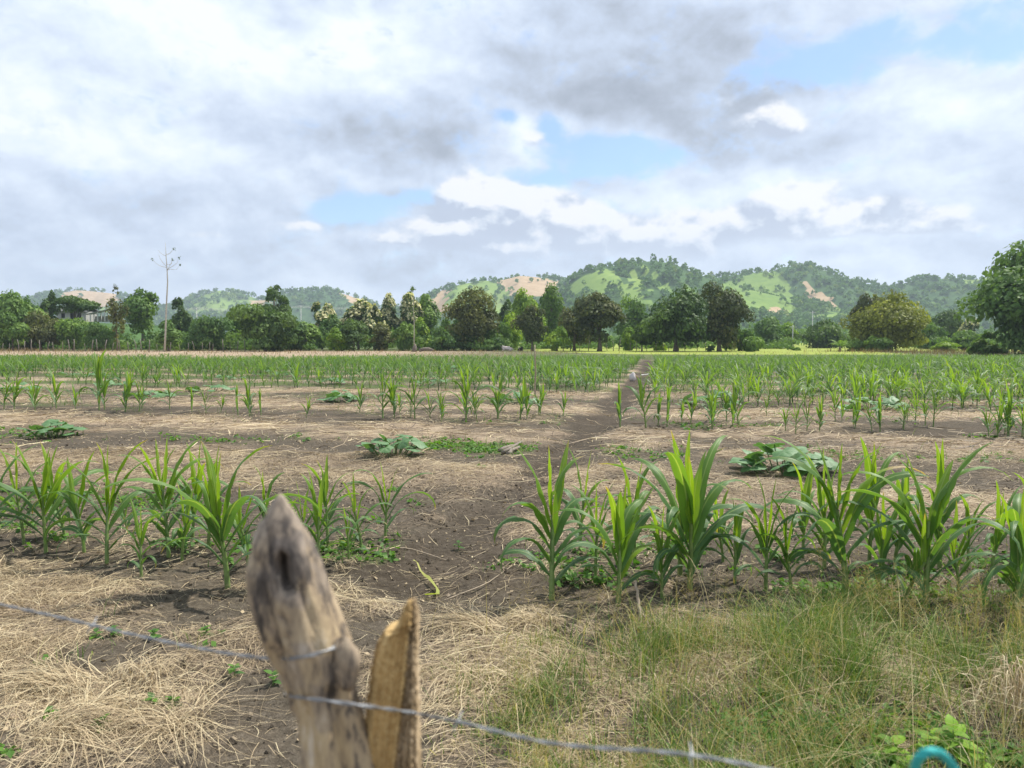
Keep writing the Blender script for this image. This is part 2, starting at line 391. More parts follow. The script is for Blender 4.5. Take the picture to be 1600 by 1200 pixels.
def hill_mat():
    m, N = material('hillside')
    a = N.n('ShaderNodeAttribute', {'attribute_name': 'cov'})
    s = N.n('ShaderNodeSeparateColor', Color=a.outputs['Color'])
    pos = N.n('ShaderNodeTexCoord').outputs['Object']
    n1 = N.noise(pos, .012, 6, .6); n2 = N.noise(pos, .11, 5, .65); nn = N.m('SUBTRACT', n2, .5)
    wood = N.ramp(n2, [(.3, (.035, .075, .025)), (.7, (.085, .15, .05))])
    past = N.ramp(N.m('MULTIPLY_ADD', n1, .6, N.m('MULTIPLY', n2, .4)), [(.3, (.11, .19, .05)), (.55, (.20, .29, .07)), (.75, (.30, .35, .12))])
    bare = N.ramp(n2, [(.3, (.355, .25, .145)), (.7, (.48, .36, .23))])
    c = N.mix(N.sstep(N.m('MULTIPLY_ADD', nn, .7, s.outputs[0]), .4, .6), wood, past)
    c = N.mix(N.sstep(N.m('MULTIPLY_ADD', nn, .5, s.outputs[1]), .4, .6), c, bare)
    p = N.n('ShaderNodeBsdfPrincipled', Base_Color=c, Roughness=1.0); p.inputs['Specular IOR Level'].default_value = 0.05
    finish(N, p.outputs[0]); return m
M['hill'] = hill_mat()
M['forest'] = foliage('forest', [(0, (.080, .165, .055)), (.5, (.125, .220, .070)), (.85, (.16, .26, .07)), (1, (.25, .32, .10))], 0.2, 0.8, 0.1)

TREE = {
 'dark':   [(0, (.054, .102, .028)), (1, (.148, .225, .055))],
 'mid':    [(0, (.074, .145, .032)), (1, (.205, .31, .062))],
 'pale':   [(0, (.070, .140, .036)), (1, (.180, .275, .075))],
 'olive':  [(0, (.070, .088, .030)), (1, (.205, .210, .065))],
 'bright': [(0, (.120, .220, .025)), (1, (.320, .430, .045))],
 'yellow': [(0, (.150, .170, .030)), (.6, (.300, .320, .050)), (1, (.45, .44, .09))],
 'brown':  [(0, (.046, .066, .024)), (.7, (.098, .122, .042)), (1, (.18, .175, .068))],
 'teak':   [(0, (.040, .075, .024)), (.55, (.085, .135, .040)), (.7, (.46, .44, .22)), (1, (.74, .69, .44))],
}
for k, v in TREE.items(): M['t_' + k] = foliage('leaves_' + k, v, 0.28, 0.6, 0.2)
M['bark'] = plain('bark', (.16, .13, .10), 0.9, 0.35, 6, bump=0.5)
M['pale_bark'] = plain('pale_bark', (.42, .39, .32), 0.85, 0.25, 4)

# ================================================================== ground
PATHPX = [(1013, 562), (1008, 575), (1000, 590), (975, 615), (950, 640), (925, 665), (895, 690), (865, 715), (830, 745), (790, 790), (735, 835), (690, 868), (640, 900)]
PATH = np.array([ground_pt(*p)[:2] for p in PATHPX])
def path_dist(x, y):
    d = np.full(np.shape(x), 1e9)
    for a, b in zip(PATH[:-1], PATH[1:]):
        ab = b - a; t = np.clip(((x - a[0]) * ab[0] + (y - a[1]) * ab[1]) / (ab @ ab), 0, 1)
        d = np.minimum(d, np.hypot(x - a[0] - t * ab[0], y - a[1] - t * ab[1]))
    return d
def path_x(y):
    ys, xs = PATH[::-1, 1], PATH[::-1, 0]
    return np.interp(y, ys, xs)
ROWK = 0.23
def in_field(x, y): return sst(66 - y - 0.02 * x + 3 * (fbm(x * .15, y * .15, 2, 77) - .5), 0, 3)
def f_path(x, y):
    w = 0.23 + 0.13 * np.clip(y / 20, 0, 1) - .12 * sst(y, 25, 60)
    return sst(w + 0.35 * (fbm(x * 2.2, y * 2.2, 3, 5) - .5) * 1.6 + .25 * (fbm(x * 6, y * 6, 2, 6) - .5) - path_dist(x, y), -0.26, 0.24)
def f_band(x, y):                               # straw swaths between the crop rows
    w = y + ROWK * x
    return 0.5 + 0.5 * np.cos((w - 8.1) * 2 * np.pi / 4.65 + 1.1 * (fbm(x * .25, y * .5, 3, 9) - .5) * 2)
def f_straw(x, y):
    w = y + ROWK * x
    s = 0.66 * f_band(x, y) + 1.5 * (fbm(x * .6, y * 1.1, 4, 3) - .5) + .75 * (fbm(x * 2.4, y * 4.2, 3, 4) - .5) + 0.0
    near = sst(4.5 - w, 0, 0.6)
    s = s * (1 - near) + near * (0.24 + 2.0 * (fbm(x * 1.5, y * 2.0, 3, 21) - .45))
    px = x * F_PX / np.maximum(y, .5) + 800
    bare = np.exp(-(((x + 0.92) / 0.34) ** 2 + ((y - 2.95) / 0.55) ** 2)) + np.exp(-(((x + 1.7) / 0.6) ** 2 + ((y - 4.35) / 0.22) ** 2)) + .8 * np.exp(-(((x + 0.4) / 0.45) ** 2 + ((y - 4.55) / 0.5) ** 2)) + .8 * np.exp(-(((x + 2.1) / 1.1) ** 2 + ((y - 5.0) / 0.3) ** 2))
    pile = 0.50 * np.exp(-(((x + 1.85) / 0.55) ** 2 + ((y - 3.1) / 0.55) ** 2)) + .6 * np.exp(-(((x + 0.15) / 0.5) ** 2 + ((y - 4.0) / 0.25) ** 2))
    s = s - 0.9 * bare + pile - .62 * f_path(x, y)
    s = s + .7 * (fbm(x * 5, y * 6, 3, 19) - .5) * sst(8 - y, 0, 3)
    s = s * (1 - 0.35 * sst(y, 30, 60))
    return np.clip(s, 0, 1.1)
def f_green(x, y):
    g = 0.85 * (fbm(x * .9 + 40, y * 1.1, 4, 31) - .5) + .5 * (fbm(x * 3.1, y * 4, 3, 32) - .5) + 0.29 + 0.40 * sst(y, 15, 30)
    g = g + .75 * np.exp(-(((x + .75) / .95) ** 2 + ((y - 11.2) / .7) ** 2)) + .35 * np.exp(-(((x - 1.6) / 1.6) ** 2 + ((y - 3.2) / .8) ** 2))
    g = g + .17 * np.exp(-((y + ROWK * x - 5.0) / .35) ** 2)
    g = g - .28 * f_band(x, y) - 0.8 * f_path(x, y)
    return np.clip(g, 0, 1)
def gz(x, y):
    x = np.asarray(x, float); y = np.asarray(y, float)
    z = 0.10 * (fbm(x * .35, y * .35, 3, 1) - .5) + 0.05 * (fbm(x * 1.7, y * 1.7, 3, 2) - .5)
    w = y + ROWK * x
    z = z + 0.030 * np.exp(-((w - 4.95) / .3) ** 2) - 0.06 * f_path(x, y)
    return z * (1 - sst(y, 60, 100)) * (1 - sst(np.hypot(x, y), 100, 140))
def clods(x, y, r):
    k = 1 - sst(r, 9, 16)
    soft = 1 - 0.55 * f_path(x, y)
    c = 0.036 * (fbm(x * 11, y * 11, 3, 11) - .5) + 0.030 * np.abs(fbm(x * 28, y * 28, 2, 12) - .5)
    return c * k * soft

def build_ground():
    r = [0.25]
    while r[-1] < 4200:
        q = r[-1]
        k = 1.07 if q < 2.1 else 1.0052 if q < 8 else 1.012 if q < 20 else 1.022 if q < 130 else 1.09
        r.append(q * k)
    r = np.array(r)
    fr = np.radians(np.linspace(-50, 50, 370)); bk = np.radians(np.linspace(50, 310, 44))[1:-1]
    a = np.concatenate([fr, bk]); n = len(a)
    A, R = np.meshgrid(a, r)
    X, Y = R * np.sin(A), R * np.cos(A)
    Z = gz(X, Y) + clods(X, Y, R)
    st = f_straw(X, Y); gr = f_green(X, Y); pa = f_path(X, Y)
    fld = in_field(X, Y)
    Z = Z + 0.05 * np.clip(st, 0, 1) * fbm(X * 3, Y * 3, 3, 14) * (1 - sst(R, 12, 30))
    w = Y + ROWK * X
    damp = np.clip((.60 + .38 * sst(Y, 6, 9)) * pa + .45 * np.exp(-((w - 5.0) / .45) ** 2) + .5 * np.exp(-((w - 14.6) / .8) ** 2) + .35 * (1 - f_band(X, Y)) * (fbm(X * .5, Y * .5, 3, 51)) + .8 * np.exp(-(((X + .55) / .55) ** 2 + ((Y - 5.3) / .5) ** 2)), 0, 1)
    # bare, pinkish headland strip along the far edge, then grazing land
    strip = sst(Y, 62, 68) * (1 - sst(Y + .10 * X, 108, 118)) * (0.26 + .45 * (1 - sst(X, -20, 10)))
    st = st * fld + (1 - fld) * strip * .95; gr = gr * fld + (1 - fld) * np.clip(1 - strip, 0, 1) * .8 + (1 - fld) * .10
    zone = (1 - fld) * sst(Y + 24 * sst(X, 2, 16) * (1 - sst(X, 44, 54)) + 7 * (fbm(X * .1, Y * .1, 3, 61) - .5), 102, 111) * (0.35 + 0.65 * sst(X, -6, 10))
    zone = np.where(Y < 50, 0, zone)
    V = np.stack([X, Y, Z], -1).reshape(-1, 3)
    at4 = np.stack([st, gr, damp, zone], -1).reshape(-1, 4)
    i = np.arange(len(r) - 1)[:, None] * n; j = np.arange(n)[None]; j2 = (j + 1) % n
    Q = np.stack([i + j, i + n + j, i + n + j2, i + j2], -1).reshape(-1, 4)
    c0 = len(V); V = np.vstack([V, [0, 0, 0]]); at4 = np.vstack([at4, at4[0]])
    T = np.array([(c0, jj, (jj + 1) % n) for jj in range(n)])
    pq = pa.ravel()[Q].mean(1) > .5
    zq = at4[:, 3][Q].mean(1) > .6
    def sub(name, sel, tri=None):
        q = Q[sel]; used = np.unique(np.concatenate([q.ravel(), tri.ravel()]) if tri is not None else q.ravel())
        mp = np.zeros(len(V), np.int64); mp[used] = np.arange(len(used))
        o = link(name, mesh(name, V[used], mp[q], mp[tri] if tri is not None else None, M['ground'], {'gm': at4[used]}))
        return tag(o, kind='structure')
    sub('field_ground', ~pq & ~zq, T); sub('path', pq); sub('meadow', zq & ~pq)
build_ground()

# ================================================================== hills
def inpoly(px, py, poly):
    c = np.zeros(px.shape, bool); n = len(poly)
    for i in range(n):
        (x1, y1), (x2, y2) = poly[i], poly[(i + 1) % n]
        if y1 == y2: continue
        c ^= ((y1 > py) != (y2 > py)) & (px < (x2 - x1) * (py - y1) / (y2 - y1) + x1)
    return c
PAST = [[(715, 441), (752, 433), (790, 447), (806, 475), (800, 500), (740, 490), (690, 492), (660, 490), (700, 462)],
        [(888, 447), (938, 421), (955, 432), (945, 462), (890, 458)], [(942, 416), (966, 424), (992, 452), (1014, 482), (990, 476), (962, 444)],
        [(984, 422), (1003, 438), (1012, 458), (992, 448)], [(998, 412), (1030, 432), (1012, 434)], [(1028, 434), (1048, 458), (1028, 456)], [(1062, 438), (1088, 462), (1066, 458)],
        [(1118, 448), (1180, 420), (1212, 424), (1226, 440), (1248, 490), (1140, 490)], [(1478, 431), (1565, 427), (1560, 441), (1498, 445)],
        [(1278, 488), (1335, 488), (1335, 506), (1270, 506)], [(296, 470), (345, 452), (392, 457), (412, 474), (400, 490), (296, 490)], [(150, 478), (190, 478), (190, 490), (150, 490)],
        [(1298, 472), (1318, 486), (1290, 486)]]
BARE = [[(92, 456), (132, 450), (180, 455), (190, 474), (150, 482), (92, 470)], [(772, 434), (800, 427), (852, 433), (878, 441), (878, 458), (800, 464), (788, 448)],
        [(690, 455), (706, 450), (690, 474), (702, 488), (660, 490), (664, 470)], [(524, 453), (548, 460), (572, 474), (592, 486), (562, 486), (544, 472)],
        [(1232, 428), (1258, 447), (1300, 470), (1312, 479), (1266, 474), (1250, 452)], [(1206, 480), (1228, 482), (1228, 492), (1200, 492)], [(400, 468), (420, 470), (425, 478), (395, 478)]]
HILLS = [
 ('hill', 760, 300, 260, 3, 5.2, [(600, 520), (780, 505), (840, 478), (866, 462), (880, 446), (900, 427), (930, 416), (960, 413), (985, 409), (1020, 406), (1050, 410), (1078, 422), (1110, 434), (1150, 446), (1220, 462), (1300, 480), (1420, 510), (1560, 528)]),
 ('hill', 900, 360, 300, 4, 5.6, [(900, 520), (1000, 480), (1060, 452), (1100, 436), (1130, 430), (1170, 425), (1206, 424), (1218, 416), (1262, 414), (1292, 424), (1322, 436), (1378, 447), (1402, 443), (1442, 434), (1480, 434), (1520, 436), (1560, 430), (1620, 428), (1720, 446), (1850, 470), (2000, 520)]),
 ('hill', 1080, 420, 300, 6, 6.2, [(520, 528), (600, 505), (640, 482), (682, 455), (720, 443), (750, 438), (788, 436), (812, 430), (862, 434), (880, 440), (920, 452), (1000, 480), (1080, 520)]),
 ('hill', 1350, 420, 300, 8, 7.5, [(300, 525), (360, 500), (405, 476), (430, 460), (462, 455), (500, 453), (530, 456), (562, 466), (592, 480), (640, 482), (700, 490), (800, 520)]),
 ('hill', 1500, 420, 300, 10, 8.0, [(190, 520), (250, 485), (290, 472), (320, 459), (346, 453), (380, 458), (420, 472), (480, 490), (560, 520)]),
 ('hill', 1600, 460, 300, 12, 8.5, [(-500, 490), (-300, 470), (-120, 474), (0, 474), (52, 467), (92, 458), (120, 453), (142, 454), (180, 458), (232, 476), (290, 490), (380, 520)]),
]
def hill_fn(D, fr, bk, seed, prof):
    p = np.array(prof, float)
    hx = (p[:, 0] - 800) / F_PX * D; hh = np.maximum((HZ - p[:, 1]) / F_PX * D + CAMH - 1, 0)
    def f(x, y):
        H = np.interp(x, hx, hh)
        H = H * sst(x, hx[0], hx[0] + 40) * (1 - sst(x, hx[-1] - 40, hx[-1]))
        yy = y + (60 * (fbm(x / 130., y / 400., 3, seed) - .5)) * sst(D - y, 0, 120)
        t = np.clip((yy - (D - fr)) / fr, 0, 1)
        s = .55 * t * t * (3 - 2 * t) + .45 * t ** 1.2
        tb = np.clip((y - D) / bk, 0, 1)
        s = np.where(y <= D, s, 1 - tb * tb * (3 - 2 * tb))
        wx = x / 58. + 1.3 * (fbm(x / 150., y / 150., 2, seed + 5) - .5) * 2
        gul = np.abs(vnoise(wx, y / 260., seed + 7) - .5) * 2
        return H * s - H * .30 * (1 - gul) * 4 * t * (1 - t) - 0.6
    return f, hx[0], hx[-1]
def build_hills():
    for hi, (name, D, fr, bk, seed, tr, prof) in enumerate(HILLS):
        f, x0, x1 = hill_fn(D, fr, bk, seed, prof)
        nx = int((x1 - x0) / 6.0); ny = 70
        xs = np.linspace(x0, x1, nx); ys = np.concatenate([np.linspace(D - fr - 20, D + 10, ny - 14), np.linspace(D + 10, D + bk, 15)[1:]])
        X, Y = np.meshgrid(xs, ys); Z = f(X, Y)
        def cover(X, Y, Z):
            jx, jy = (fbm(X / 25, Y / 40, 3, 91) - .5), (fbm(X / 25, Y / 40, 3, 92) - .5)
            px, py = project(np.stack([X, Y, Z], -1)); px = px + 26 * jx; py = py + 15 * jy
            pa = np.zeros(X.shape); ba = np.zeros(X.shape)
            for p in PAST: pa = np.maximum(pa, inpoly(px, py, p))
            for p in BARE: ba = np.maximum(ba, inpoly(px, py, p))
            back = Y > D + 15
            return np.where(back, 0, pa), np.where(back, 0, ba)
        pa, ba = cover(X, Y, Z)
        V = np.stack([X, Y, Z], -1).reshape(-1, 3)
        n = nx; i = np.arange(len(ys) - 1)[:, None] * n; j = np.arange(n - 1)[None]
        Q = np.stack([i + j, i + j + 1, i + n + j + 1, i + n + j], -1).reshape(-1, 4)
        me = mesh('hill', V, Q, None, M['hill'], {'cov': np.stack([pa.ravel(), ba.ravel(), 0 * pa.ravel()], -1)})
        tag(link('hill', me), kind='structure')
        # woods on this hill: one mass of crowns
        rng = np.random.default_rng(seed)
        lo, hi_ = max(x0, -0.78 * D), min(x1, .80 * D)
        area = (hi_ - lo) * (fr + 25); N = int(min(4000, area / (tr * .98) ** 2))
        tx = rng.uniform(lo, hi_, N); ty = rng.uniform(D - fr, D + 25, N); tz = f(tx, ty)
        tp, tb = cover(tx, ty, tz)
        pr = np.where(tb > 0, .03, np.where(tp > 0, .14 + .5 * (fbm(tx / 30, ty / 50, 2, 71) > .57), .97))
        if hi == 3: pr = np.where((ty < D - 8), pr * .35, pr)
        ok = (rng.random(N) < pr) & (tz > 0.5)
        tx, ty, tz = tx[ok], ty[ok], tz[ok]
        n = len(tx)
        rad = tr * .52 * rng.uniform(.55, 1.35, n); ht = rad * rng.uniform(1.0, 1.7, n)
        K = 15
        u = rng.normal(size=(n, K, 3)); u /= np.linalg.norm(u, axis=-1)[..., None]; u[..., 2] = np.abs(u[..., 2]) * 1.1 - .25
        P = u * np.stack([rad, rad, ht], -1)[:, None] * rng.uniform(.7, 1.05, (n, K, 1)) + np.stack([tx, ty, tz + ht * .55], -1)[:, None]
        nrm = u + .5 * rng.normal(size=u.shape)
        V, Q = quads(P.reshape(-1, 3), nrm.reshape(-1, 3), (rad[:, None] * rng.uniform(.40, .68, (n, K))).ravel(), rng)
        tv = np.clip(rng.normal(.42, .20, n) + .25 * (fbm(tx / 40, ty / 40, 3, 8) - .5), 0, 1)
        tv = np.where(rng.random(n) < .05, .95, tv)
        a = np.clip(tv[:, None] + rng.normal(0, .07, (n, K)), 0, 1).ravel()
        o = link('hill_woodland', mesh('hill_woodland', V, Q, None, M['forest'], {'lf': np.repeat(a, 4)[:, None]}, smooth=False))
        tag(o, ['dense green woods over the tall central hill', 'woods on the long right hand hills', 'trees along the ridge of the hill with the wide tan field', 'scattered trees on the dark blue green hill', 'thin line of trees on the light green far hill', 'far trees on the leftmost hill with bare slope'][hi], 'woodland', kind='stuff')
def quads(P, nrm, size, rng):
    """randomly turned, slightly bent leaf-clump quads"""
    n = len(P); nrm = nrm / (np.linalg.norm(nrm, axis=1)[:, None] + 1e-9)
    r = rng.normal(size=(n, 3)); U = np.cross(nrm, r); U /= np.linalg.norm(U, axis=1)[:, None] + 1e-9
    Wv = np.cross(nrm, U); s = np.asarray(size)[:, None]
    k = rng.uniform(.55, 1.0, (n, 1))
    bend = rng.uniform(-.25, .35, (n, 1)) * s
    V = np.stack([P - U * s - nrm * bend, P - Wv * s * k, P + U * s - nrm * bend, P + Wv * s * k], 1).reshape(-1, 3)
    return V, np.arange(4 * n).reshape(-1, 4)
build_hills()

# ================================================================== trees and shrubs
def crown_cloud(rng, rx, rz, nl, leaf, count, kind, shape='round', sub=.36):
    """leaf clumps on the shells of many overlapping boughs; origin at the crown's centre"""
    c = rng.normal(size=(nl, 3)); c /= np.linalg.norm(c, axis=1)[:, None]
    c *= rng.uniform(.10, .70, (nl, 1)) ** .6 * .9
    if shape == 'flat': c[:, 2] = np.abs(c[:, 2]) * .6 - .1
    if shape == 'dome': c[:, 2] = c[:, 2] * .85 - .05
    lr = rng.uniform(.6, 1.35, nl) * sub
    if shape == 'airy': lr *= .62
    per = rng.multinomial(count, lr ** 2 / (lr ** 2).sum())
    li = np.repeat(np.arange(nl), per); n = len(li)
    u = rng.normal(size=(n, 3)); u /= np.linalg.norm(u, axis=1)[:, None]
    u[:, 2] = np.where(u[:, 2] < -.6, -u[:, 2] * .6, u[:, 2])
    rr = np.where(rng.random(n) < .78, rng.uniform(.80, 1.14, n), rng.uniform(.3, .9, n))
    fl = .62 if shape in ('flat', 'layer') else .85
    P = c[li] + u * (lr[li] * rr)[:, None] * np.array([1, 1, fl])
    P = P * np.array([rx, rx * .95, rz])
    nrm = u + np.array([0, 0, .35]) + .55 * rng.normal(size=(n, 3))
    V, Q = quads(P, nrm, leaf * rng.uniform(.55, 1.35, n), rng)
    tone = rng.uniform(.0, .85, nl)
    a = tone[li] + rng.normal(0, .16, n)
    if kind == 'teak':
        fl_ = (u[:, 2] > .05) & (P[:, 2] > -.5 * rz) & (rng.random(n) < .62)
        a = np.where(fl_, rng.uniform(.68, 1, n), np.clip(a, 0, .52))
    a = np.clip(a, 0, 1)
    ex = np.percentile(np.abs(P[:, 0]), 99); z1, z0 = np.percentile(P[:, 2], 99.3), np.percentile(P[:, 2], .7)
    V = V.copy(); V[:, :2] *= rx / ex; V[:, 2] = (V[:, 2] - z0) / (z1 - z0) * 2 * rz - rz
    if shape in ('round', 'dome'):
        rr_ = np.clip(np.hypot(V[:, 0] / rx, V[:, 1] / rx), 0, 1.05); lim = np.sqrt(1 - (.86 * rr_) ** 2)
        V[:, 2] = np.where(V[:, 2] > -.3 * rz, -.3 * rz + (V[:, 2] + .3 * rz) * lim ** .55, V[:, 2])
    cl = c * np.array([rx, rx * .95, rz]) * .85
    return V, Q, np.repeat(a, 4), cl, lr * rx
def tree(px, top, wpx, d, kind, label, cb=.25, seed=0, nl=14, leaf=.24, count=2600, shape='round', name='tree', bark='bark', cat='tree', group=None, tr=None, sub=.36, lean=0.0):
    rng = np.random.default_rng(1000 + seed)
    nl = int(nl * 1.25); count = int(count * 1.9); leaf = leaf * .80; cb = cb * (.60 if cb < .13 else 1.0); sub = sub * .92
    p = at(px, top, d); h = p[2]; w = wpx / F_PX * d
    g = float(gz(p[0], d)); h -= g
    root = empty(name, (p[0], d, g - .03), rng.uniform(-.3, .3))
    tag(root, label, cat, group)
    zc = h * (1 + cb) / 2; rz = h * (1 - cb) / 2
    V, Q, a, cl, lr = crown_cloud(rng, w / 2 * .97, rz * .98, nl, leaf, count, kind, shape, sub)
    link('crown', mesh('crown', V + np.array([lean, 0, zc]), Q, None, M['t_' + kind], {'lf': a[:, None]}, smooth=False), root)
    r0 = tr or max(.07, .028 * h)
    k = np.linspace(0, 1, 7)[:, None]
    wob = np.cumsum(rng.normal(0, .03 * h / 6, (7, 3)), 0) * np.array([1, 1, 0])
    tp = np.array([lean * .8, 0, zc + rz * .25]) * k + wob
    parts = [tube(tp, r0 * (1 - .62 * k[:, 0]) * (1 + .5 * np.exp(-k[:, 0] * 14)), 8)]
    for q in rng.permutation(len(cl))[:min(7, len(cl))]:
        s = tp[rng.integers(3, 6)] if zc - rz > .35 * h else tp[rng.integers(2, 6)]
        e = cl[q] * .9 + np.array([lean, 0, zc]); m = (s + e) / 2 + np.array([0, 0, -.04 * h]) + rng.normal(0, .03 * h, 3)
        t = np.linspace(0, 1, 6)[:, None]
        parts.append(tube((1 - t) ** 2 * s + 2 * t * (1 - t) * m + t * t * e, r0 * (.42 - .32 * t[:, 0]), 5))
    V, Q, T, _ = join(parts)
    link('trunk', mesh('trunk', V, Q, T, M[bark]), root)
    return root

T = tree
# left block
T(28, 457, 88, 128, 'mid', 'broad dark green tree filling the left end of the tree line', .12, 1, 18, .26, 3600, 'dome')
T(-40, 462, 90, 130, 'dark', 'dark green tree cut by the left edge of the picture', .12, 2, 14, .28, 2200)
T(76, 456, 30, 134, 'dark', 'narrow dark tree rising beside the white house', .25, 3, 10, .24, 1500)
T(116, 463, 64, 137, 'dark', 'flat umbrella shaped dark tree spreading over the white house', .72, 4, 16, .20, 2000, 'dome')
T(62, 488, 74, 118, 'olive', 'dull olive green tree standing in front of the white house', .10, 5, 14, .22, 2400)
T(18, 490, 60, 114, 'mid', 'mid green thin stemmed tree at far left in front of the broad dark one', .2, 6, 12, .22, 1700)
T(112, 496, 60, 116, 'mid', 'dusky green thin stemmed tree just right of the dull olive one', .2, 7, 12, .20, 1700)
T(158, 504, 64, 113, 'pale', 'pale green shrubby tree below the open shed', .08, 8, 13, .20, 2000)
T(181, 447, 34, 112, 'olive', 'slim sparse tree with open crown between the shed and the big rounded tree', .16, 9, 16, .16, 620, 'airy', tr=.10)
T(221, 453, 66, 132, 'mid', 'big rounded green tree just left of the tall bare trunk', .30, 10, 17, .25, 3200, 'dome')
T(283, 466, 44, 136, 'dark', 'compact dark tree just right of the tall bare trunk', .22, 11, 13, .24, 2000)
T(262, 501, 44, 110, 'mid', 'green bushy tree at the foot of the tall bare trunk', .10, 12, 12, .19, 1500)
T(330, 494, 74, 116, 'pale', 'wide light green bushy tree right of the tall bare trunk', .06, 13, 16, .21, 2700)
T(372, 478, 50, 126, 'mid', 'mid green tree behind the dense dark low tree', .10, 14, 13, .22, 1800)
T(430, 447, 58, 128, 'dark', 'airy dark tree rising behind the dense dark low tree', .42, 15, 20, .19, 1500, 'airy')
T(413, 479, 92, 107, 'dark', 'dense dark low tree with branches to the ground left of centre', .03, 16, 20, .21, 4400, 'layer')
# teaks in flower
for i, (px, top, w, d, lab) in enumerate([(502, 471, 44, 133, 'cream flowering tree leftmost of the four in bloom'), (560, 468, 56, 130, 'cream flowering tree with the broadest bloom second from left'),
                                          (603, 460, 38, 136, 'tall cream flowering tree third from left of those in bloom'), (639, 456, 40, 137, 'tallest cream flowering tree beside the slender pole tree')]):
    T(px, top, w, d, 'teak', lab, .18, 20 + i, 12, .25, 2100, group='cream flowering trees', tr=.16)
T(585, 476, 40, 128, 'teak', 'small cream flowering tree low between the taller ones in bloom', .2, 24, 10, .24, 1300, group='cream flowering trees')
T(668, 460, 40, 141, 'mid', 'mid green tree behind the slender pole tree', .2, 25, 12, .24, 1500)
# understory, left of centre
for i, (px, top, w, d, k, lab) in enumerate([
    (478, 500, 52, 117, 'mid', 'mid green small tree right of the dense dark low tree'),
    (515, 492, 48, 120, 'pale', 'pale green small tree under the leftmost cream flowering one'),
    (553, 498, 46, 112, 'dark', 'dark small tree under the broad cream flowering one'),
    (527, 512, 34, 111, 'bright', 'yellowish green bush left of the small dark one under the blossom'),
    (594, 505, 48, 115, 'olive', 'grey green small tree below the third cream flowering one'),
    (632, 505, 40, 113, 'mid', 'dusky green shrub just left of the slender pole tree'),
    (658, 497, 36, 119, 'bright', 'bright lime shrub just behind the slender pole tree'),
    (690, 512, 42, 112, 'pale', 'pale green shrub right of the slender pole tree'),
    (706, 494, 46, 122, 'mid', 'green shrub at the left side of the big olive tree'),
    (455, 510, 40, 116, 'pale', 'light green shrub at the right foot of the dense dark low tree'),
    (780, 505, 46, 120, 'mid', 'mid green shrub at right of the big olive tree'),
    (768, 527, 40, 112, 'pale', 'low light green bush beside the foot of the big olive tree'),
    (798, 488, 40, 124, 'bright', 'bright green small tree between the big olive and the small brown tree'),
    (722, 518, 52, 118, 'dark', 'dark shrub under the big olive tree')]):
    T(px, top, w, d, k, lab, .08, 40 + i, 10, .19, 1350, name='shrub' if top > 503 else 'tree', cat='shrub' if top > 503 else 'tree', tr=.07)
T(740, 452, 88, 118, 'olive', 'big olive yellow tree with spreading top left of centre', .14, 60, 24, .21, 3800, 'airy', sub=.52)
# centre
T(826, 452, 52, 140, 'bright', 'yellow green tree behind the small brown one at centre', .15, 61, 14, .24, 2100)
T(862, 446, 56, 145, 'mid', 'tall mid green tree directly behind the gap left of the dark lobed tree', .15, 62, 15, .26, 2400)
T(795, 468, 30, 146, 'dark', 'small dark tree peeping out right of the big olive tree', .2, 63, 9, .24, 1000)
T(832, 478, 64, 111, 'brown', 'small brownish tree on a thin trunk at centre', .22, 64, 16, .19, 2600)
T(898, 468, 52, 116, 'brown', 'brownish side tree leaning on the left of the dark lobed tree', .14, 65, 13, .20, 2000)
T(937, 459, 80, 110, 'brown', 'large dark lobed tree with stout trunk right of centre', .20, 66, 20, .22, 4200, tr=.30)
T(870, 511, 42, 112, 'bright', 'yellow green bush between the small brown tree and the dark lobed tree', .1, 67, 10, .18, 1300, name='shrub', cat='shrub')
T(990, 464, 60, 148, 'mid', 'green tree behind between the dark lobed tree and the dark twins', .12, 68, 14, .26, 2200)
T(1003, 508, 36, 110, 'dark', 'small dark round tree on a short trunk left of the dark twins', .28, 69, 10, .18, 1500)
T(983, 512, 28, 118, 'bright', 'bright yellow green bush left of the small dark round tree', .05, 70, 8, .2, 800, name='shrub', cat='shrub')
T(1027, 520, 26, 118, 'bright', 'pale yellow green bush right of the small dark round tree', .05, 71, 8, .2, 800, name='shrub', cat='shrub')
T(1056, 451, 106, 108, 'dark', 'left of the two biggest dark trees with a rounded dome', .15, 72, 24, .22, 5600, 'dome', tr=.30)
T(1126, 444, 88, 109, 'brown', 'right of the two biggest dark trees with a bronze tinted top', .13, 73, 24, .22, 5400, 'dome', tr=.30)
T(1160, 512, 56, 114, 'mid', 'mid green shrub at the right skirt of the bronze topped tree', .04, 74, 12, .20, 1700, name='shrub', cat='shrub')
T(1111, 540, 16, 107, 'dark', 'knee high dark bush by the trunk of the bronze topped tree', .02, 75, 6, .14, 420, name='shrub', cat='shrub')
T(1175, 532, 17, 105, 'mid', 'small upright bush standing alone right of the bronze topped tree', .02, 76, 7, .15, 500, name='shrub', cat='shrub')
T(1198, 494, 60, 150, 'pale', 'pale green tree behind right of the bronze topped tree', .05, 77, 12, .26, 1800)
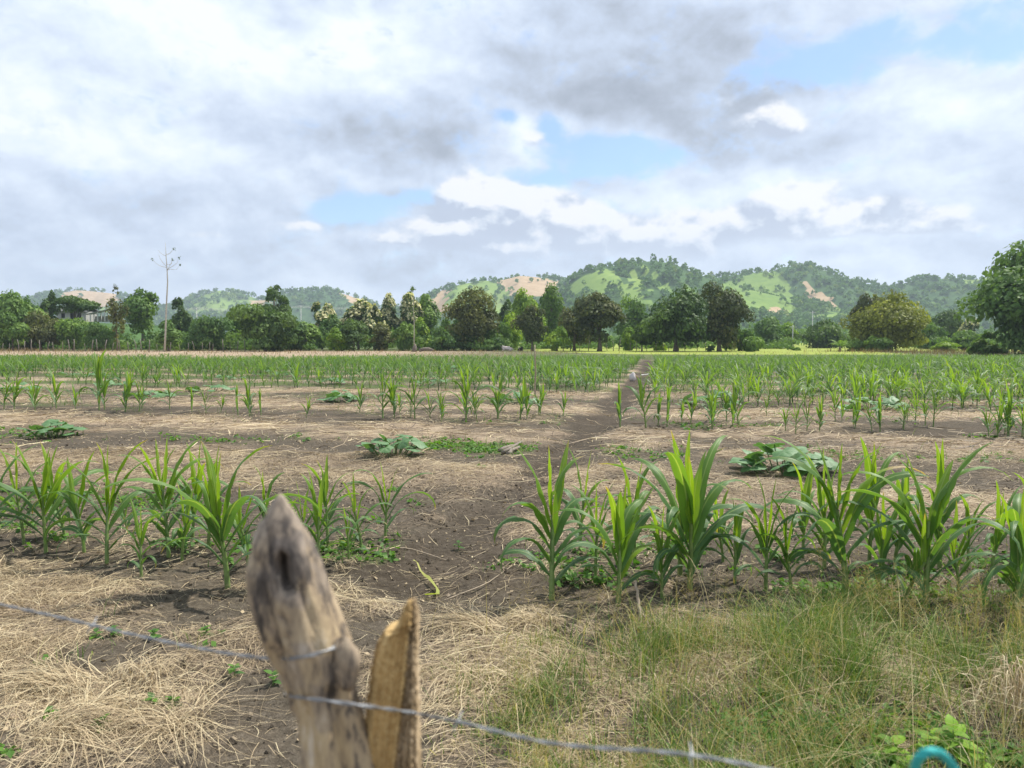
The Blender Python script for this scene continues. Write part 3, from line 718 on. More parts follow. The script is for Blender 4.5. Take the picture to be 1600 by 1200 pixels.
# right
T(1222, 504, 54, 158, 'bright', 'yellow green trees edge left of the long dark hedge tree', .04, 78, 11, .26, 1500)
T(1283, 501, 92, 156, 'dark', 'long dark hedge like tree beyond the bright meadow', .03, 79, 16, .28, 2800)
T(1240, 542, 18, 118, 'mid', 'tiny round bush alone in the bright meadow', .02, 80, 6, .15, 380, name='shrub', cat='shrub')
T(1212, 536, 26, 148, 'bright', 'low yellow green bush at the back of the meadow', .02, 81, 7, .2, 500, name='shrub', cat='shrub')
T(1394, 462, 112, 112, 'yellow', 'big rounded yellow tree with foliage to the ground at right', .02, 82, 26, .22, 6000, 'dome')
T(1356, 458, 46, 117, 'olive', 'olive tree leaning on the left shoulder of the yellow tree', .25, 83, 13, .22, 1900)
T(1374, 525, 36, 107, 'mid', 'dark green shrub at the foot of the yellow tree', .02, 84, 9, .17, 1000, name='shrub', cat='shrub')
T(1335, 528, 30, 111, 'mid', 'green shrub between the palm like plant and the yellow tree', .02, 85, 8, .17, 800, name='shrub', cat='shrub')
T(1486, 486, 64, 168, 'dark', 'dark green tree right of the yellow tree', .06, 86, 13, .28, 2200)
T(1462, 505, 54, 138, 'mid', 'mid green bushy tree between the yellow tree and the dark one', .05, 87, 12, .24, 1800)
T(1512, 517, 60, 118, 'pale', 'wide pale green bush left of the great right hand tree', .02, 88, 12, .20, 1700, name='shrub', cat='shrub')
T(1478, 534, 40, 112, 'bright', 'low bright creeping bush right of the yellow tree', .02, 89, 9, .17, 800, name='shrub', cat='shrub')
T(1518, 496, 30, 160, 'teak', 'distant cream topped tree by the far right pole', .25, 90, 8, .26, 800)
T(1664, 374, 240, 78, 'pale', 'great leafy tree at the right edge reaching above the hills', .04, 91, 50, .27, 15000, 'dome', tr=.32, sub=.30)
T(1545, 520, 50, 84, 'mid', 'leafy skirt bush at the left foot of the great right hand tree', .02, 92, 12, .18, 1900, name='shrub', cat='shrub')
T(1690, 430, 130, 90, 'dark', 'dark tree beyond the right edge behind the great leafy one', .05, 93, 18, .24, 3000)
# woods in the valley behind the first line
def far_woods():
    rng = np.random.default_rng(5)
    Ps, Ns, Ss, As = [], [], [], []
    for k in range(430):
        d = rng.uniform(165, 470); px = rng.uniform(-120, 1720)
        if px < 640 and d < 200: continue
        x = (px - 800) / F_PX * d
        if fbm(x / 40, d / 60, 2, 33) < .42 and d > 220: continue
        w = rng.uniform(2.2, 4.6); h = rng.uniform(3.2, 6.4)
        n = int(170 * (220 / d) ** 1.1) + 40
        u = rng.normal(size=(n, 3)); u /= np.linalg.norm(u, axis=1)[:, None]
        lob = .78 + .32 * np.sin(u[:, 0] * 4 + k) * np.sin(u[:, 2] * 5 + 2 * k)
        P = u * (lob * rng.uniform(.8, 1.05, n))[:, None] * np.array([w, w, h * .5]) + np.array([x, d, h * .52])
        P = P[P[:, 2] > .1]; u = u[:len(P)]
        Ps.append(P); Ns.append(u + .5 * rng.normal(size=u.shape)); Ss.append(np.full(len(P), .34 * (d / 180) ** .8))
        As.append(np.clip(rng.uniform(.15, .9) + rng.normal(0, .14, len(P)), 0, 1))
    V, Q = quads(np.vstack(Ps), np.vstack(Ns), np.concatenate(Ss) * rng.uniform(.6, 1.3, sum(map(len, Ss))), rng)
    o = link('valley_woodland', mesh('valley_woodland', V, Q, None, M['t_pale'], {'lf': np.repeat(np.concatenate(As), 4)[:, None]}, smooth=False))
    tag(o, 'mixed green woods on the valley floor below the hills', 'woodland', kind='stuff')
far_woods()

def undergrowth():
    rng = np.random.default_rng(15); Ps, Ns, As = [], [], []
    for k in range(330):
        px = rng.uniform(-60, 1240) if k % 6 else rng.uniform(1420, 1640); d = rng.uniform(113, 142)
        if px > 830: d = rng.uniform(136, 160)
        x = (px - 800) / F_PX * d; left = px < 760
        w = rng.uniform(1.0, 2.3); h = rng.uniform(1.1, 3.2) * (1.15 if left else .85); n = int(70 * w * h ** .7)
        u = rng.normal(size=(n, 3)); u /= np.linalg.norm(u, axis=1)[:, None]
        lob = .8 + .3 * np.sin(u[:, 0] * 5 + k) * np.sin(u[:, 2] * 4 + 2 * k)
        P = u * (lob * rng.uniform(.75, 1.1, n))[:, None] * np.array([w, w, h * .5]) + np.array([x, d, h * .5]); ok = P[:, 2] > .05
        Ps.append(P[ok]); Ns.append((u + .6 * rng.normal(size=u.shape))[ok]); As.append(np.clip(rng.uniform(.1, .95) + rng.normal(0, .16, ok.sum()), 0, 1))
    P = np.vstack(Ps); V, Q = quads(P, np.vstack(Ns), .22 * rng.uniform(.55, 1.3, len(P)), rng)
    o = link('undergrowth', mesh('undergrowth', V, Q, None, M['t_pale'], {'lf': np.repeat(np.concatenate(As), 4)[:, None]}, smooth=False))
    tag(o, 'tangled green undergrowth between and behind the trunks of the tree line', 'undergrowth', kind='stuff')
undergrowth()

# tall bare trunk with a few branches at the top
def bare_tree():
    d = 104; g = 0.0
    p = at(260, 552, d); root = empty('bare_tree', (p[0], d, g)); tag(root, 'very tall bare thin trunk with few twigs rising above the tree line', 'tree')
    Pt = [at(x, y, d) - np.array([p[0], d, 0]) for x, y in ((257.5, 551), (258.5, 520), (260, 480), (262, 440), (261, 420), (259.5, 400), (258.5, 379))]
    Pt[0][2] = -.1
    parts = [tube(Pt, [.14, .12, .105, .085, .06, .045, .015], 7)]
    tufts = []
    rng = np.random.default_rng(3)
    for pts, tuft in (([(261, 422), (268, 421), (278, 422), (285, 415)], 1), ([(261, 418), (252, 416), (246, 412), (241, 406)], 1), ([(260, 400), (254, 398), (248, 394), (244, 390)], 0),
                      ([(260, 398), (265, 396), (269, 391), (271, 389)], 1), ([(261, 424), (266, 416), (270, 412), (272, 405)], 0), ([(261, 421), (270, 416), (277, 411), (280, 403)], 1), ([(260, 412), (264, 414), (268, 412), (270, 406)], 1), ([(260, 416), (255, 410), (252, 404), (251, 398)], 0)):
        dy = rng.uniform(-.9, .9)
        q = [at(x, y, d) - np.array([p[0], d, 0]) + np.array([0, dy * k / 3, 0]) for k, (x, y) in enumerate(pts)]
        parts.append(tube(q, [.035, .028, .02, .010], 5))
        if tuft: tufts.append(q[-1])
    V, Q, T_, _ = join(parts); link('trunk', mesh('trunk', V, Q, T_, M['pale_bark']), root)
    P = np.vstack([t + rng.normal(0, .09, (16, 3)) for t in tufts])
    V, Q = quads(P, rng.normal(size=P.shape), np.full(len(P), .085), rng)
    link('leaf_tuft', mesh('leaf_tuft', V, Q, None, M['t_dark'], {'lf': np.full((len(V), 1), .2)}, smooth=False), root)
bare_tree()
def pole_tree():
    d = 106; p = at(647, 551, d); root = empty('pole_tree', (p[0], d, 0)); tag(root, 'slender straight pole like tree with a tiny dark tuft on top', 'tree')
    h = at(645, 452, d)[2]
    V, Q, T_ = tube([(0, 0, -.1), (.05, 0, h * .4), (-.05, 0, h * .8), (-.2, 0, h)], [.09, .07, .045, .02], 6)
    link('trunk', mesh('trunk', V, Q, T_, M['pale_bark']), root)
    rng = np.random.default_rng(4); P = np.array([-.2, 0, h]) + rng.normal(0, .2, (60, 3)); P = np.vstack([P, rng.normal(0, .35, (60, 3)) * np.array([1, 1, 1.6]) + np.array([0, 0, h * .62])])
    V, Q = quads(P, rng.normal(size=P.shape), np.full(len(P), .13), rng)
    link('crown', mesh('crown', V, Q, None, M['t_dark'], {'lf': np.repeat(rng.random(len(P)), 4)[:, None]}, smooth=False), root)
pole_tree()
def stump():
    d = 104; p = at(652, 552, d); root = empty('tree_stump', (p[0], d, 0)); tag(root, 'dark broken stump at the foot of the slender pole tree', 'stump')
    rng = np.random.default_rng(6)
    V, Q, T_ = tube([(-.45, 0, -.1), (-.4, 0, .4), (-.35, .1, .8), (-.3, .1, 1.1)], [.42, .32, .26, .12], 9)
    link('trunk', mesh('trunk', V + rng.normal(0, .03, V.shape), Q, T_, M['bark']), root)
    l = empty('dead_log', (p[0] + 1.2, d - .4, .15)); tag(l, 'dark fallen log right of the broken stump', 'log')
    V, Q, T_ = tube([(-.9, 0, .05), (-.2, .1, .25), (.4, 0, .22), (1.1, 0, .05)], [.22, .28, .24, .12], 8)
    link('log', mesh('log', V + rng.normal(0, .03, V.shape), Q, T_, M['bark']), l)
stump()
def palm():
    d = 106; p = at(1312, 550, d); root = empty('palm', (p[0], d, 0)); tag(root, 'small palm like plant with arching fronds left of the yellow tree', 'palm')
    rng = np.random.default_rng(9)
    V, Q, T_ = tube([(0, 0, -.1), (0, 0, .4), (.02, 0, .7)], [.20, .17, .14], 8); link('trunk', mesh('trunk', V, Q, T_, M['bark']), root)
    for k in range(11):
        a = k * 2.4 + rng.uniform(-.2, .2); L = rng.uniform(1.5, 2.0); e0 = rng.uniform(.6, 1.3)
        t = np.linspace(0, 1, 12); ang = e0 - t * rng.uniform(1.1, 1.7)
        r = np.cumsum(np.cos(ang)) * L / 12; z = np.cumsum(np.sin(ang)) * L / 12 + .7
        C = np.stack([r * math.cos(a), r * math.sin(a), z], -1)
        side = np.array([-math.sin(a), math.cos(a), 0])
        Ps = []
        for s in (-1, 1):
            tip = C[1:] + s * side * (.42 * np.sin(np.pi * np.clip(t[1:], .08, .95)))[:, None] + np.array([math.cos(a), math.sin(a), -.35]) * .22
            base = C[1:]; wv = (C[1:] - C[:-1]) * .42
            Ps.append(np.stack([base - wv, base + wv, tip + wv * .2, tip - wv * .2], 1))
        V = np.vstack(Ps).reshape(-1, 3); Q = np.arange(len(V)).reshape(-1, 4)
        link('frond', mesh('frond', V, Q, None, M['t_mid'], {'lf': np.repeat(rng.uniform(.3, 1, len(Q)), 4)[:, None]}, smooth=False), root)
palm()

# ================================================================== house, shed, poles, far fence, cattle
M['wall'] = plain('pale_wall', (.40, .38, .35), .85, .15, 3); M['roof'] = plain('dark_roof', (.16, .15, .145), .6, .3, 3)
M['tin'] = plain('tin_roof', (.34, .33, .33), .45, .3, 2, .3); M['dark'] = plain('dark_opening', (.03, .03, .03), .8, .1); M['concrete'] = plain('concrete_pole', (.62, .61, .58), .8, .1)
def mound():
    X, Y = np.meshgrid(np.linspace(-170, -58, 50), np.linspace(128, 230, 40))
    Z = 5.75 * sst(X, -170, -140) * (1 - sst(X, -92, -62)) * sst(Y + 2 * fbm(X / 8, Y / 8, 2, 4), 134, 148) * (1 - sst(Y, 200, 228)) - .25
    n = 50; i = np.arange(39)[:, None] * n; j = np.arange(n - 1)[None]
    Q = np.stack([i + j, i + j + 1, i + n + j + 1, i + n + j], -1).reshape(-1, 4)
    tag(link('bank', mesh('bank', np.stack([X, Y, Z], -1).reshape(-1, 3), Q, None, M['hill'], {'cov': np.zeros((X.size, 1)) + .2})), kind='structure')
mound()
def house():
    d = 150; c = at(112, 500, d); root = empty('house', (c[0], d, 5.4)); root.scale = (.8, .8, .8); tag(root, 'small pale house half hidden under the umbrella shaped tree', 'house')
    Wd, Dp, H = 7.4, 5.0, 2.6
    # front wall pierced by openings: piers and lintel
    fr = [(-Wd / 2, -2.6), (-1.6, -.3), (.7, 1.5), (2.5, Wd / 2)]
    parts = [box(((a + b) / 2, 0, H / 2), (b - a, .2, H)) for a, b in fr]
    for a, b in ((-2.6, -1.6), (-.3, .7), (1.5, 2.5)): parts.append(box(((a + b) / 2, 0.003, H - .25), (b - a, .19, .5)))
    for a, b in ((-2.6, -1.6), (1.5, 2.5)): parts.append(box(((a + b) / 2, .003, .45), (b - a, .19, .9)))
    parts += [box((-Wd / 2 + .1, Dp / 2 + .1, H / 2), (.2, Dp, H)), box((Wd / 2 - .1, Dp / 2 + .1, H / 2), (.2, Dp, H)), box((0, Dp + .2, H / 2), (Wd, .2, H))]
    V, Q, T_, _ = join(parts); link('wall', mesh('wall', V, Q, None, M['wall'], smooth=False), root)
    for a, b, z0, z1, nm in ((-2.6, -1.6, .9, 2.1, 'window'), (1.5, 2.5, .9, 2.1, 'window'), (-.3, .7, 0, 2.1, 'door')):
        V, Q, _ = box(((a + b) / 2, .12, (z0 + z1) / 2), (b - a, .05, z1 - z0)); link(nm, mesh(nm, V, Q, None, M['dark'], smooth=False), root)
    V = np.array([(-4.1, -.7, 2.55), (4.1, -.7, 2.55), (4.1, 2.6, 3.7), (-4.1, 2.6, 3.7), (4.1, 5.9, 2.55), (-4.1, 5.9, 2.55)])
    V = np.vstack([V, V - (0, 0, .12)]); Q = [(0, 1, 2, 3), (3, 2, 4, 5), (7, 6, 9, 8), (8, 9, 11, 10), (0, 6, 7, 1), (4, 10, 11, 5), (1, 7, 8, 2), (2, 8, 10, 4), (3, 9, 6, 0), (5, 11, 9, 3)]
    link('roof', mesh('roof', V, Q, None, M['roof'], smooth=False), root)
house()
def shed():
    d = 146; c = at(156, 498, d); root = empty('open_shed', (c[0], d, 5.35)); tag(root, 'open shed with sloping tin roof on thin posts right of the white house', 'shed')
    V = np.array([(-3.0, -1.0, 1.25), (3.0, -1.0, 2.55), (3.0, 3.2, 2.9), (-3.0, 3.2, 1.6)]); V = np.vstack([V, V - (0, 0, .1)])
    link('roof', mesh('roof', V, [(0, 1, 2, 3), (5, 4, 7, 6), (0, 4, 5, 1), (1, 5, 6, 2), (2, 6, 7, 3), (3, 7, 4, 0)], None, M['tin'], smooth=False), root)
    for k, x in enumerate((-2.8, -1.4, 0, 1.4, 2.8)):
        for y in (-.8, 3.0):
            h = 1.15 + (x + 3) * 1.3 / 6 + (y + 1) * .35 / 4.2
            V, Q, _ = box((x, y, h / 2), (.16, .16, h)); link('post', mesh('post', V, Q, None, M['concrete'], smooth=False), root)
    V, Q, _ = box((0, 3.3, .55), (5.8, .12, 1.1)); link('back_wall', mesh('back_wall', V, Q, None, M['wall'], smooth=False), root)
shed()
poles = []
for px, top, d, lab in ((307, 481, 170, 'pale utility pole left of the light green hill'), (1270, 486, 176, 'pale utility pole above the long dark hedge tree'),
                        (1239, 508, 152, 'short pale pole standing at the back of the bright meadow'), (1525, 496, 172, 'pale utility pole beside the great right hand tree'), (470, 478, 176, 'pale utility pole hidden among trees left of the cream flowering ones')):
    p = at(px, top, d); root = empty('utility_pole', (p[0], d, -.2)); tag(root, lab, 'utility pole', 'utility poles beyond the trees')
    V, Q, T_ = tube([(0, 0, 0), (0, 0, p[2] / 2), (0, 0, p[2] + .2)], [.10, .085, .07], 8); link('pole', mesh('pole', V, Q, T_, M['concrete']), root)
    V, Q, _ = box((0, -.14, p[2] - .2), (1.5, .1, .1)); link('crossarm', mesh('crossarm', V, Q, None, M['concrete'], smooth=False), root)
    poles.append(p)
def power_line():
    a, b = poles[0], poles[4]
    root = empty('power_line', ((a[0] + b[0]) / 2, 173, 8)); tag(root, 'three thin pale power cables strung across in front of the left hills', 'power line')
    for dx, dz in ((-.7, -.05), (0, -.05), (.7, -.05)):
        pts = []
        for t in np.linspace(-.15, 1.6, 24):
            q = a + (b - a) * t; pts.append(q + np.array([0, dx, dz + 1.3 * (((t % 1.0) - .5) ** 2 * 4 - 1) * .6 + .3 * dx]) - np.array(root.location))
        V, Q, T_ = tube(pts, .028, 5); link('cable', mesh('cable', V, Q, T_, M['concrete']), root)
power_line()
M['greypost'] = plain('weathered_post', (.19, .165, .135), .9, .35, 8)
def far_fence():
    rng = np.random.default_rng(12); ms = []
    for k in range(4):
        V, Q, T_ = tube([(0, 0, -.2), (rng.normal(0, .03), 0, .7), (rng.normal(0, .06), 0, 1.35)], [.06, .05, .04], 6); ms.append(mesh('far_fence_post', V, Q, T_, M['greypost']))
    n = 0
    for px in list(np.arange(4, 410, 11.5)) + list(np.arange(880, 1110, 13)):
        px += rng.normal(0, 2.2); left = px < 500
        d = (106 if left else 113) + rng.normal(0, .4); p = at(px, 540, d)
        o = link('far_fence_post', ms[n % 4], None, (p[0], d, 0), (rng.normal(0, .06), rng.normal(0, .08), rng.uniform(0, 6)), rng.uniform(.75, 1.35)); n += 1
        tag(o, 'thin grey post of the far fence in front of the left trees' if left else 'thin grey post of the far fence under the dark right of centre trees', 'fence post', 'far fence posts at left' if left else 'far fence posts right of centre')
far_fence()
def skin_body(name, pts, edges, radii, mat, parent):
    me = bpy.data.meshes.new(name); me.from_pydata(pts, edges, []); me.materials.append(mat)
    o = link(name, me, parent)
    md = o.modifiers.new('skin', 'SKIN')
    for sv, r in zip(me.skin_vertices[0].data, radii): sv.radius = r if isinstance(r, tuple) else (r, r)
    me.skin_vertices[0].data[0].use_root = True
    o.modifiers.new('sub', 'SUBSURF').render_levels = 2
    return o
M['white_hide'] = plain('white_hide', (.62, .52, .46), .8, .2, 3); M['black_hide'] = plain('black_hide', (.02, .019, .018), .7, .2)
def cow(px, d, sc, mat, lab, rz):
    p = at(px, 550, d); root = empty('cow', (p[0], d, 0), rz); root.scale = (sc,) * 3; tag(root, lab, 'cow')
    pts = [(0, 0, .42), (.55, 0, .46), (-.55, 0, .44), (.85, 0, .70), (1.05, 0, .86), (1.32, 0, .74), (-.72, 0, .42), (-.86, .1, .12),
           (.55, .28, .16), (.85, .30, .07), (.55, -.28, .16), (.85, -.30, .07), (-.5, .34, .2), (-.15, .42, .07), (-.5, -.34, .2), (-.15, -.42, .07), (1.0, .2, .93), (1.0, -.2, .93)]
    ed = [(0, 1), (0, 2), (1, 3), (3, 4), (4, 5), (2, 6), (6, 7), (1, 8), (8, 9), (1, 10), (10, 11), (2, 12), (12, 13), (2, 14), (14, 15), (4, 16), (4, 17)]
    rad = [(.36, .34), (.32, .32), (.34, .32), .19, .14, .09, .1, .03, .11, .05, .11, .05, .16, .06, .16, .06, .04, .04]
    skin_body('body', pts, ed, rad, mat, root)
cow(793, 111, 1.0, M['white_hide'], 'white cow lying in the dry grass at the far edge of the field', math.pi)
cow(813, 112, .72, M['black_hide'], 'small black calf resting right of the white cow', -1.2)

# ================================================================== maize
def leaf_strip(rng, base, az, L, Wd, e0, drop, twist, nseg, ncol, fold=.45, power=1.5):
    """one arching maize leaf; returns V,Q, along, across"""
    t = np.linspace(0, 1, nseg + 1)
    ang = e0 - drop * t ** power
    bend = rng.normal(0, .22)
    aa = az + bend * t
    st = L / nseg
    dr = np.cos(ang) * st; dz = np.sin(ang) * st
    P = np.zeros((nseg + 1, 3))
    P[1:, 0] = np.cumsum(dr[:-1] * np.cos(aa[:-1])); P[1:, 1] = np.cumsum(dr[:-1] * np.sin(aa[:-1])); P[1:, 2] = np.cumsum(dz[:-1])
    P += base
    Tn = np.gradient(P, axis=0); Tn /= np.linalg.norm(Tn, axis=1)[:, None] + 1e-9
    S = np.stack([-np.sin(aa), np.cos(aa), 0 * aa], -1)
    S -= (S * Tn).sum(1)[:, None] * Tn; S /= np.linalg.norm(S, axis=1)[:, None]
    N_ = np.cross(S, Tn)
    tw = twist * t ** 1.3
    S2 = S * np.cos(tw)[:, None] + N_ * np.sin(tw)[:, None]; N2 = N_ * np.cos(tw)[:, None] - S * np.sin(tw)[:, None]
    w = Wd * np.minimum(1, .42 + t * 3.2) * np.clip(1 - t ** 2.6, 0, 1) ** .8
    w[-1] = Wd * .02
    cs = np.linspace(-1, 1, ncol + 1)
    ph = rng.uniform(0, 6, 2)
    wave = .20 * np.sin(t[:, None] * rng.uniform(14, 24) + ph[0] + (cs[None] > 0) * ph[1]) * np.abs(cs)[None] ** 2
    fo = fold * (1 - .6 * t)[:, None] * np.abs(cs)[None] - wave * (t * (1 - t) * 4)[:, None]
    V = P[:, None] + S2[:, None] * (w[:, None] * cs[None] * np.cos(np.minimum(fold, .9)))[..., None] + N2[:, None] * (w[:, None] * fo)[..., None]
    n = ncol + 1
    i = np.arange(nseg)[:, None] * n; j = np.arange(ncol)[None]
    Q = np.stack([i + j, i + j + 1, i + n + j + 1, i + n + j], -1).reshape(-1, 4)
    return V.reshape(-1, 3), Q, np.repeat(t, n), np.tile(np.abs(cs), nseg + 1)
def maize_geo(seed, H, nl, lod, spread=1.0, az0=None, lush=1.0, yellow=None):
    """returns stalk (V,Q,T) and a list of leaves (V,Q,attr)"""
    rng = np.random.default_rng(seed)
    nseg, ncol = {0: (12, 4), 1: (7, 2), 2: (4, 2), 3: (3, 1)}[lod]
    Hs = H * rng.uniform(.48, .58)
    if lod >= 2: Hs *= .82
    lean = rng.normal(0, .05, 2) * H
    k = np.linspace(0, 1, 6 if lod == 0 else 3)[:, None]
    P = np.hstack([lean * k ** 1.5, k * Hs]); P[0, 2] = -.03
    r0 = .0150 * (H / .9) ** .7 * lush
    st = tube(P, r0 * (1 - .40 * k[:, 0]), 8 if lod == 0 else 4, False)
    az0 = rng.uniform(0, 6.28) if az0 is None else az0
    leaves = []
    for i in range(nl):
        f = i / (nl - 1)
        ha = (.22 + .77 * f ** .92) * Hs
        base = np.array([lean[0] * (ha / Hs) ** 1.5, lean[1] * (ha / Hs) ** 1.5, ha])
        az = az0 + math.pi * i + rng.normal(0, .38)
        Lf = H * np.interp(f, [0, .3, .65, 1], [.44, .66, .68, .47]) * rng.uniform(.85, 1.15) * (spread if f < .8 else 1)
        e0 = np.interp(f, [0, .4, .7, 1], [.92, 1.14, 1.34, 1.50]) + rng.normal(0, .11)
        drop = np.interp(f, [0, .35, .6, .78, 1], [2.7, 2.7, 2.3, 1.1, .18]) * rng.uniform(.6, 1.35)
        Wd = H * np.interp(f, [0, .4, .8, 1], [.028, .040, .040, .028]) * rng.uniform(.8, 1.15) * (.82 if lod >= 2 else 1) * lush
        if lod >= 2: e0 -= .12 + .18 * f; drop += .35
        V, Q, al, ac = leaf_strip(rng, base, az, Lf, Wd, e0, drop, rng.normal(0, .7) * (1 - .5 * f), nseg, ncol, .25 + .40 * f, 1.75 if f < .7 else 2.2)
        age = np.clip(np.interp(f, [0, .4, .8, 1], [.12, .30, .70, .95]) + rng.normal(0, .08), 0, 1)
        at_ = np.stack([np.full(len(V), age), al, ac, np.full(len(V), rng.random())], -1)
        if i == yellow: at_[:, 1] += .45 * al; at_[:, 3] = 1.0; at_[:, 0] = .95
        leaves.append((V, Q, at_))
    return st, leaves
def maize_thing(seed, H, nl, lod, name='maize_plant', **kw):
    st, lv = maize_geo(seed, H, nl, lod, **kw)
    root = empty(name)
    link('stalk', mesh('stalk', st[0], st[1], None, M['maize_stalk']), root)
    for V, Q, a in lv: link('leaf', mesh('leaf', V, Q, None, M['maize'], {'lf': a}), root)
    return root
def maize_one(seed, H, nl, lod, **kw):
    st, lv = maize_geo(seed, H, nl, lod, **kw)
    parts = [(st[0], st[1], None, np.tile([[.35, 0, .5, 0]], (len(st[0]), 1)))] + [(V, Q, None, a) for V, Q, a in lv]
    return join(parts)

NEAR = [  # base px, base py, height px, leaves, spread, seed, label
 (-14, 868, 150, 8, 1.1, 1, 'maize plant cut by the left edge of the picture in the near row'),
 (72, 868, 172, 9, 1.2, 2, 'broad maize plant with drooping leaves, first whole one from left in near row'),
 (102, 848, 138, 8, .9, 3, 'maize plant close behind the first whole one at the left of the near row'),
 (167, 884, 186, 9, 1.05, 4, 'tall leafy maize plant right of the broad one at the left'),
 (198, 836, 62, 6, .9, 5, 'small yellowish maize seedling low between two taller plants at the left'),
 (221, 910, 118, 6, .8, 6, 'thin short maize plant in front of the dark upright one at the left'),
 (238, 822, 122, 6, .5, 7, 'dark upright maize plant with leaves folded close in the left near row'),
 (264, 878, 178, 9, 1.0, 8, 'maize plant with a straight pale whorl behind the big one left of the wooden post'),
 (301, 852, 142, 8, .8, 9, 'maize plant with crossing upright leaves at the back left of the big one'),
 (356, 918, 205, 10, 1.25, 10, 'big maize plant left of the wooden post with a leaf trailing to the soil'),
 (418, 862, 118, 7, .8, 11, 'maize plant half hidden behind the tip of the wooden post'),
 (450, 850, 90, 6, .9, 12, 'low maize plant showing just right of the tip of the wooden post'),
 (497, 893, 150, 8, .9, 13, 'leafy maize plant right beside the wooden post'),
 (512, 852, 132, 7, .9, 14, 'taller thin maize plant behind the leafy one beside the wooden post'),
 (565, 862, 108, 6, .9, 15, 'short maize plant with a bent base between post and gap'),
 (602, 840, 116, 6, 1.3, 16, 'lone maize plant with two long arching leaves last before the gap'),
 (38, 858, 140, 7, 1.0, 35, 'maize plant between the left edge and the broad drooping one'),
 (132, 868, 150, 7, .9, 36, 'slim maize plant just left of the tall leafy one at the left'),
 (284, 884, 118, 7, .9, 37, 'short maize plant in front of the crossing upright leaves at the left'),
 (326, 868, 150, 7, .8, 38, 'slim maize plant touching the left side of the big one by the post'),
 (388, 888, 128, 7, .9, 39, 'maize plant squeezed between the big one and the wooden post'),
 (476, 872, 108, 6, .9, 40, 'small maize plant at the right rim of the wooden post'),
 (545, 884, 84, 6, 1.0, 41, 'smallest maize plant low in front of the bent based one'),
 (930, 915, 150, 7, .9, 42, 'slim maize plant between the sturdy first and the yellowing second right of the path'),
 (1034, 938, 140, 7, 1.0, 43, 'low maize plant in front left of the tall broad one'),
 (1148, 918, 130, 7, 1.0, 44, 'low bushy maize plant left of the lower drooping one in the right near row'),
 (1236, 936, 140, 7, 1.0, 45, 'low maize plant left of the yellow streaked one in the right near row'),
 (1372, 926, 150, 7, 1.0, 46, 'slim maize plant midway between the yellow streaked and the largest one'),
 (1412, 950, 150, 7, 1.0, 47, 'maize plant in front left of the largest one'),
 (1500, 945, 150, 7, 1.0, 48, 'maize plant in front right of the largest one'),
 (1548, 902, 140, 7, 1.0, 49, 'maize plant behind the one at the right edge'),
 (862, 938, 228, 10, .95, 17, 'sturdy maize plant with two broad leaves hanging down its stalk first right of the path'),
 (906, 862, 165, 6, .7, 18, 'upright maize plant behind the sturdy one first right of the path'),
 (966, 948, 192, 9, 1.1, 19, 'maize plant with yellowing lower leaf second in front right of the path'),
 (992, 885, 172, 7, .9, 20, 'maize plant behind the one with the yellowing lower leaf'),
 (1062, 905, 205, 8, 1.0, 21, 'maize plant crowded against the left side of the tall broad one'),
 (1078, 928, 225, 10, 1.25, 22, 'tall broad maize plant with long leaf reaching right over the bare soil'),
 (1130, 880, 120, 6, 1.0, 23, 'small maize plant behind right of the tall broad one'),
 (1196, 932, 172, 8, 1.1, 24, 'lower maize plant with drooping leaves midway along the right near row'),
 (1254, 872, 132, 7, .9, 25, 'maize plant beside the squash leaves behind the right near row'),
 (1288, 888, 176, 8, .9, 26, 'maize plant with dark upright tip behind the yellow streaked one'),
 (1322, 938, 238, 10, 1.25, 27, 'tall maize plant with a yellow streaked leaf in the right near row'),
 (1358, 882, 172, 8, 1.0, 28, 'maize plant behind and right of the yellow streaked one'),
 (1398, 880, 158, 8, 1.0, 29, 'maize plant behind left of the largest one in the right near row'),
 (1446, 955, 240, 11, 1.2, 30, 'largest maize plant with a thick whorl in the right near row'),
 (1468, 890, 185, 7, .8, 31, 'maize plant with a dark spear tip behind the largest one'),
 (1512, 890, 110, 7, 1.1, 33, 'low maize plant between the largest one and the right end'),
 (1586, 965, 215, 9, 1.1, 32, 'maize plant with two long arching leaves at the right edge of the picture'),
 (1640, 930, 190, 8, 1.1, 34, 'maize plant just beyond the right edge of the near row'),
]
near_xy = []
for px, py, hp, nl, sp, sd, lab in NEAR:
    p = ground_pt(px, py); d = p[1]; H = hp / F_PX * d * 1.10
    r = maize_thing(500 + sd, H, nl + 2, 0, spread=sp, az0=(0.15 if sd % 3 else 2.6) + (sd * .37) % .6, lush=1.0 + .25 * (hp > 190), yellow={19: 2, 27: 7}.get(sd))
    r.location = (p[0], p[1], float(gz(p[0], p[1])) - .01)
    tag(r, lab, 'maize plant', 'young maize plants'); near_xy.append(p[:2])

ROW2L = [(22, 640, 50), (55, 643, 45), (88, 638, 50), (118, 640, 32), (155, 643, 75), (195, 645, 55), (222, 640, 35), (265, 640, 40), (300, 645, 32), (322, 646, 38), (345, 645, 25), (372, 650, 40), (390, 652, 50), (408, 650, 35), (478, 655, 30), (562, 645, 40),
         (598, 655, 70), (625, 645, 30), (648, 655, 70), (672, 655, 40), (690, 657, 45), (728, 660, 80), (745, 655, 45), (778, 655, 65), (812, 655, 60), (843, 650, 45), (880, 650, 34)]
ROW2R = [(1010, 668, 78), (1042, 665, 60), (1078, 660, 45), (1113, 670, 60), (1135, 660, 50), (1155, 670, 66), (1198, 652, 32), (1243, 680, 55), (1280, 678, 55), (1305, 660, 50), (1335, 670, 50), (1375, 676, 55), (1412, 672, 50), (1430, 660, 45), (1458, 668, 55), (1558, 685, 60), (1576, 681, 66), (1597, 682, 60), (1625, 685, 60), (1655, 690, 60)]
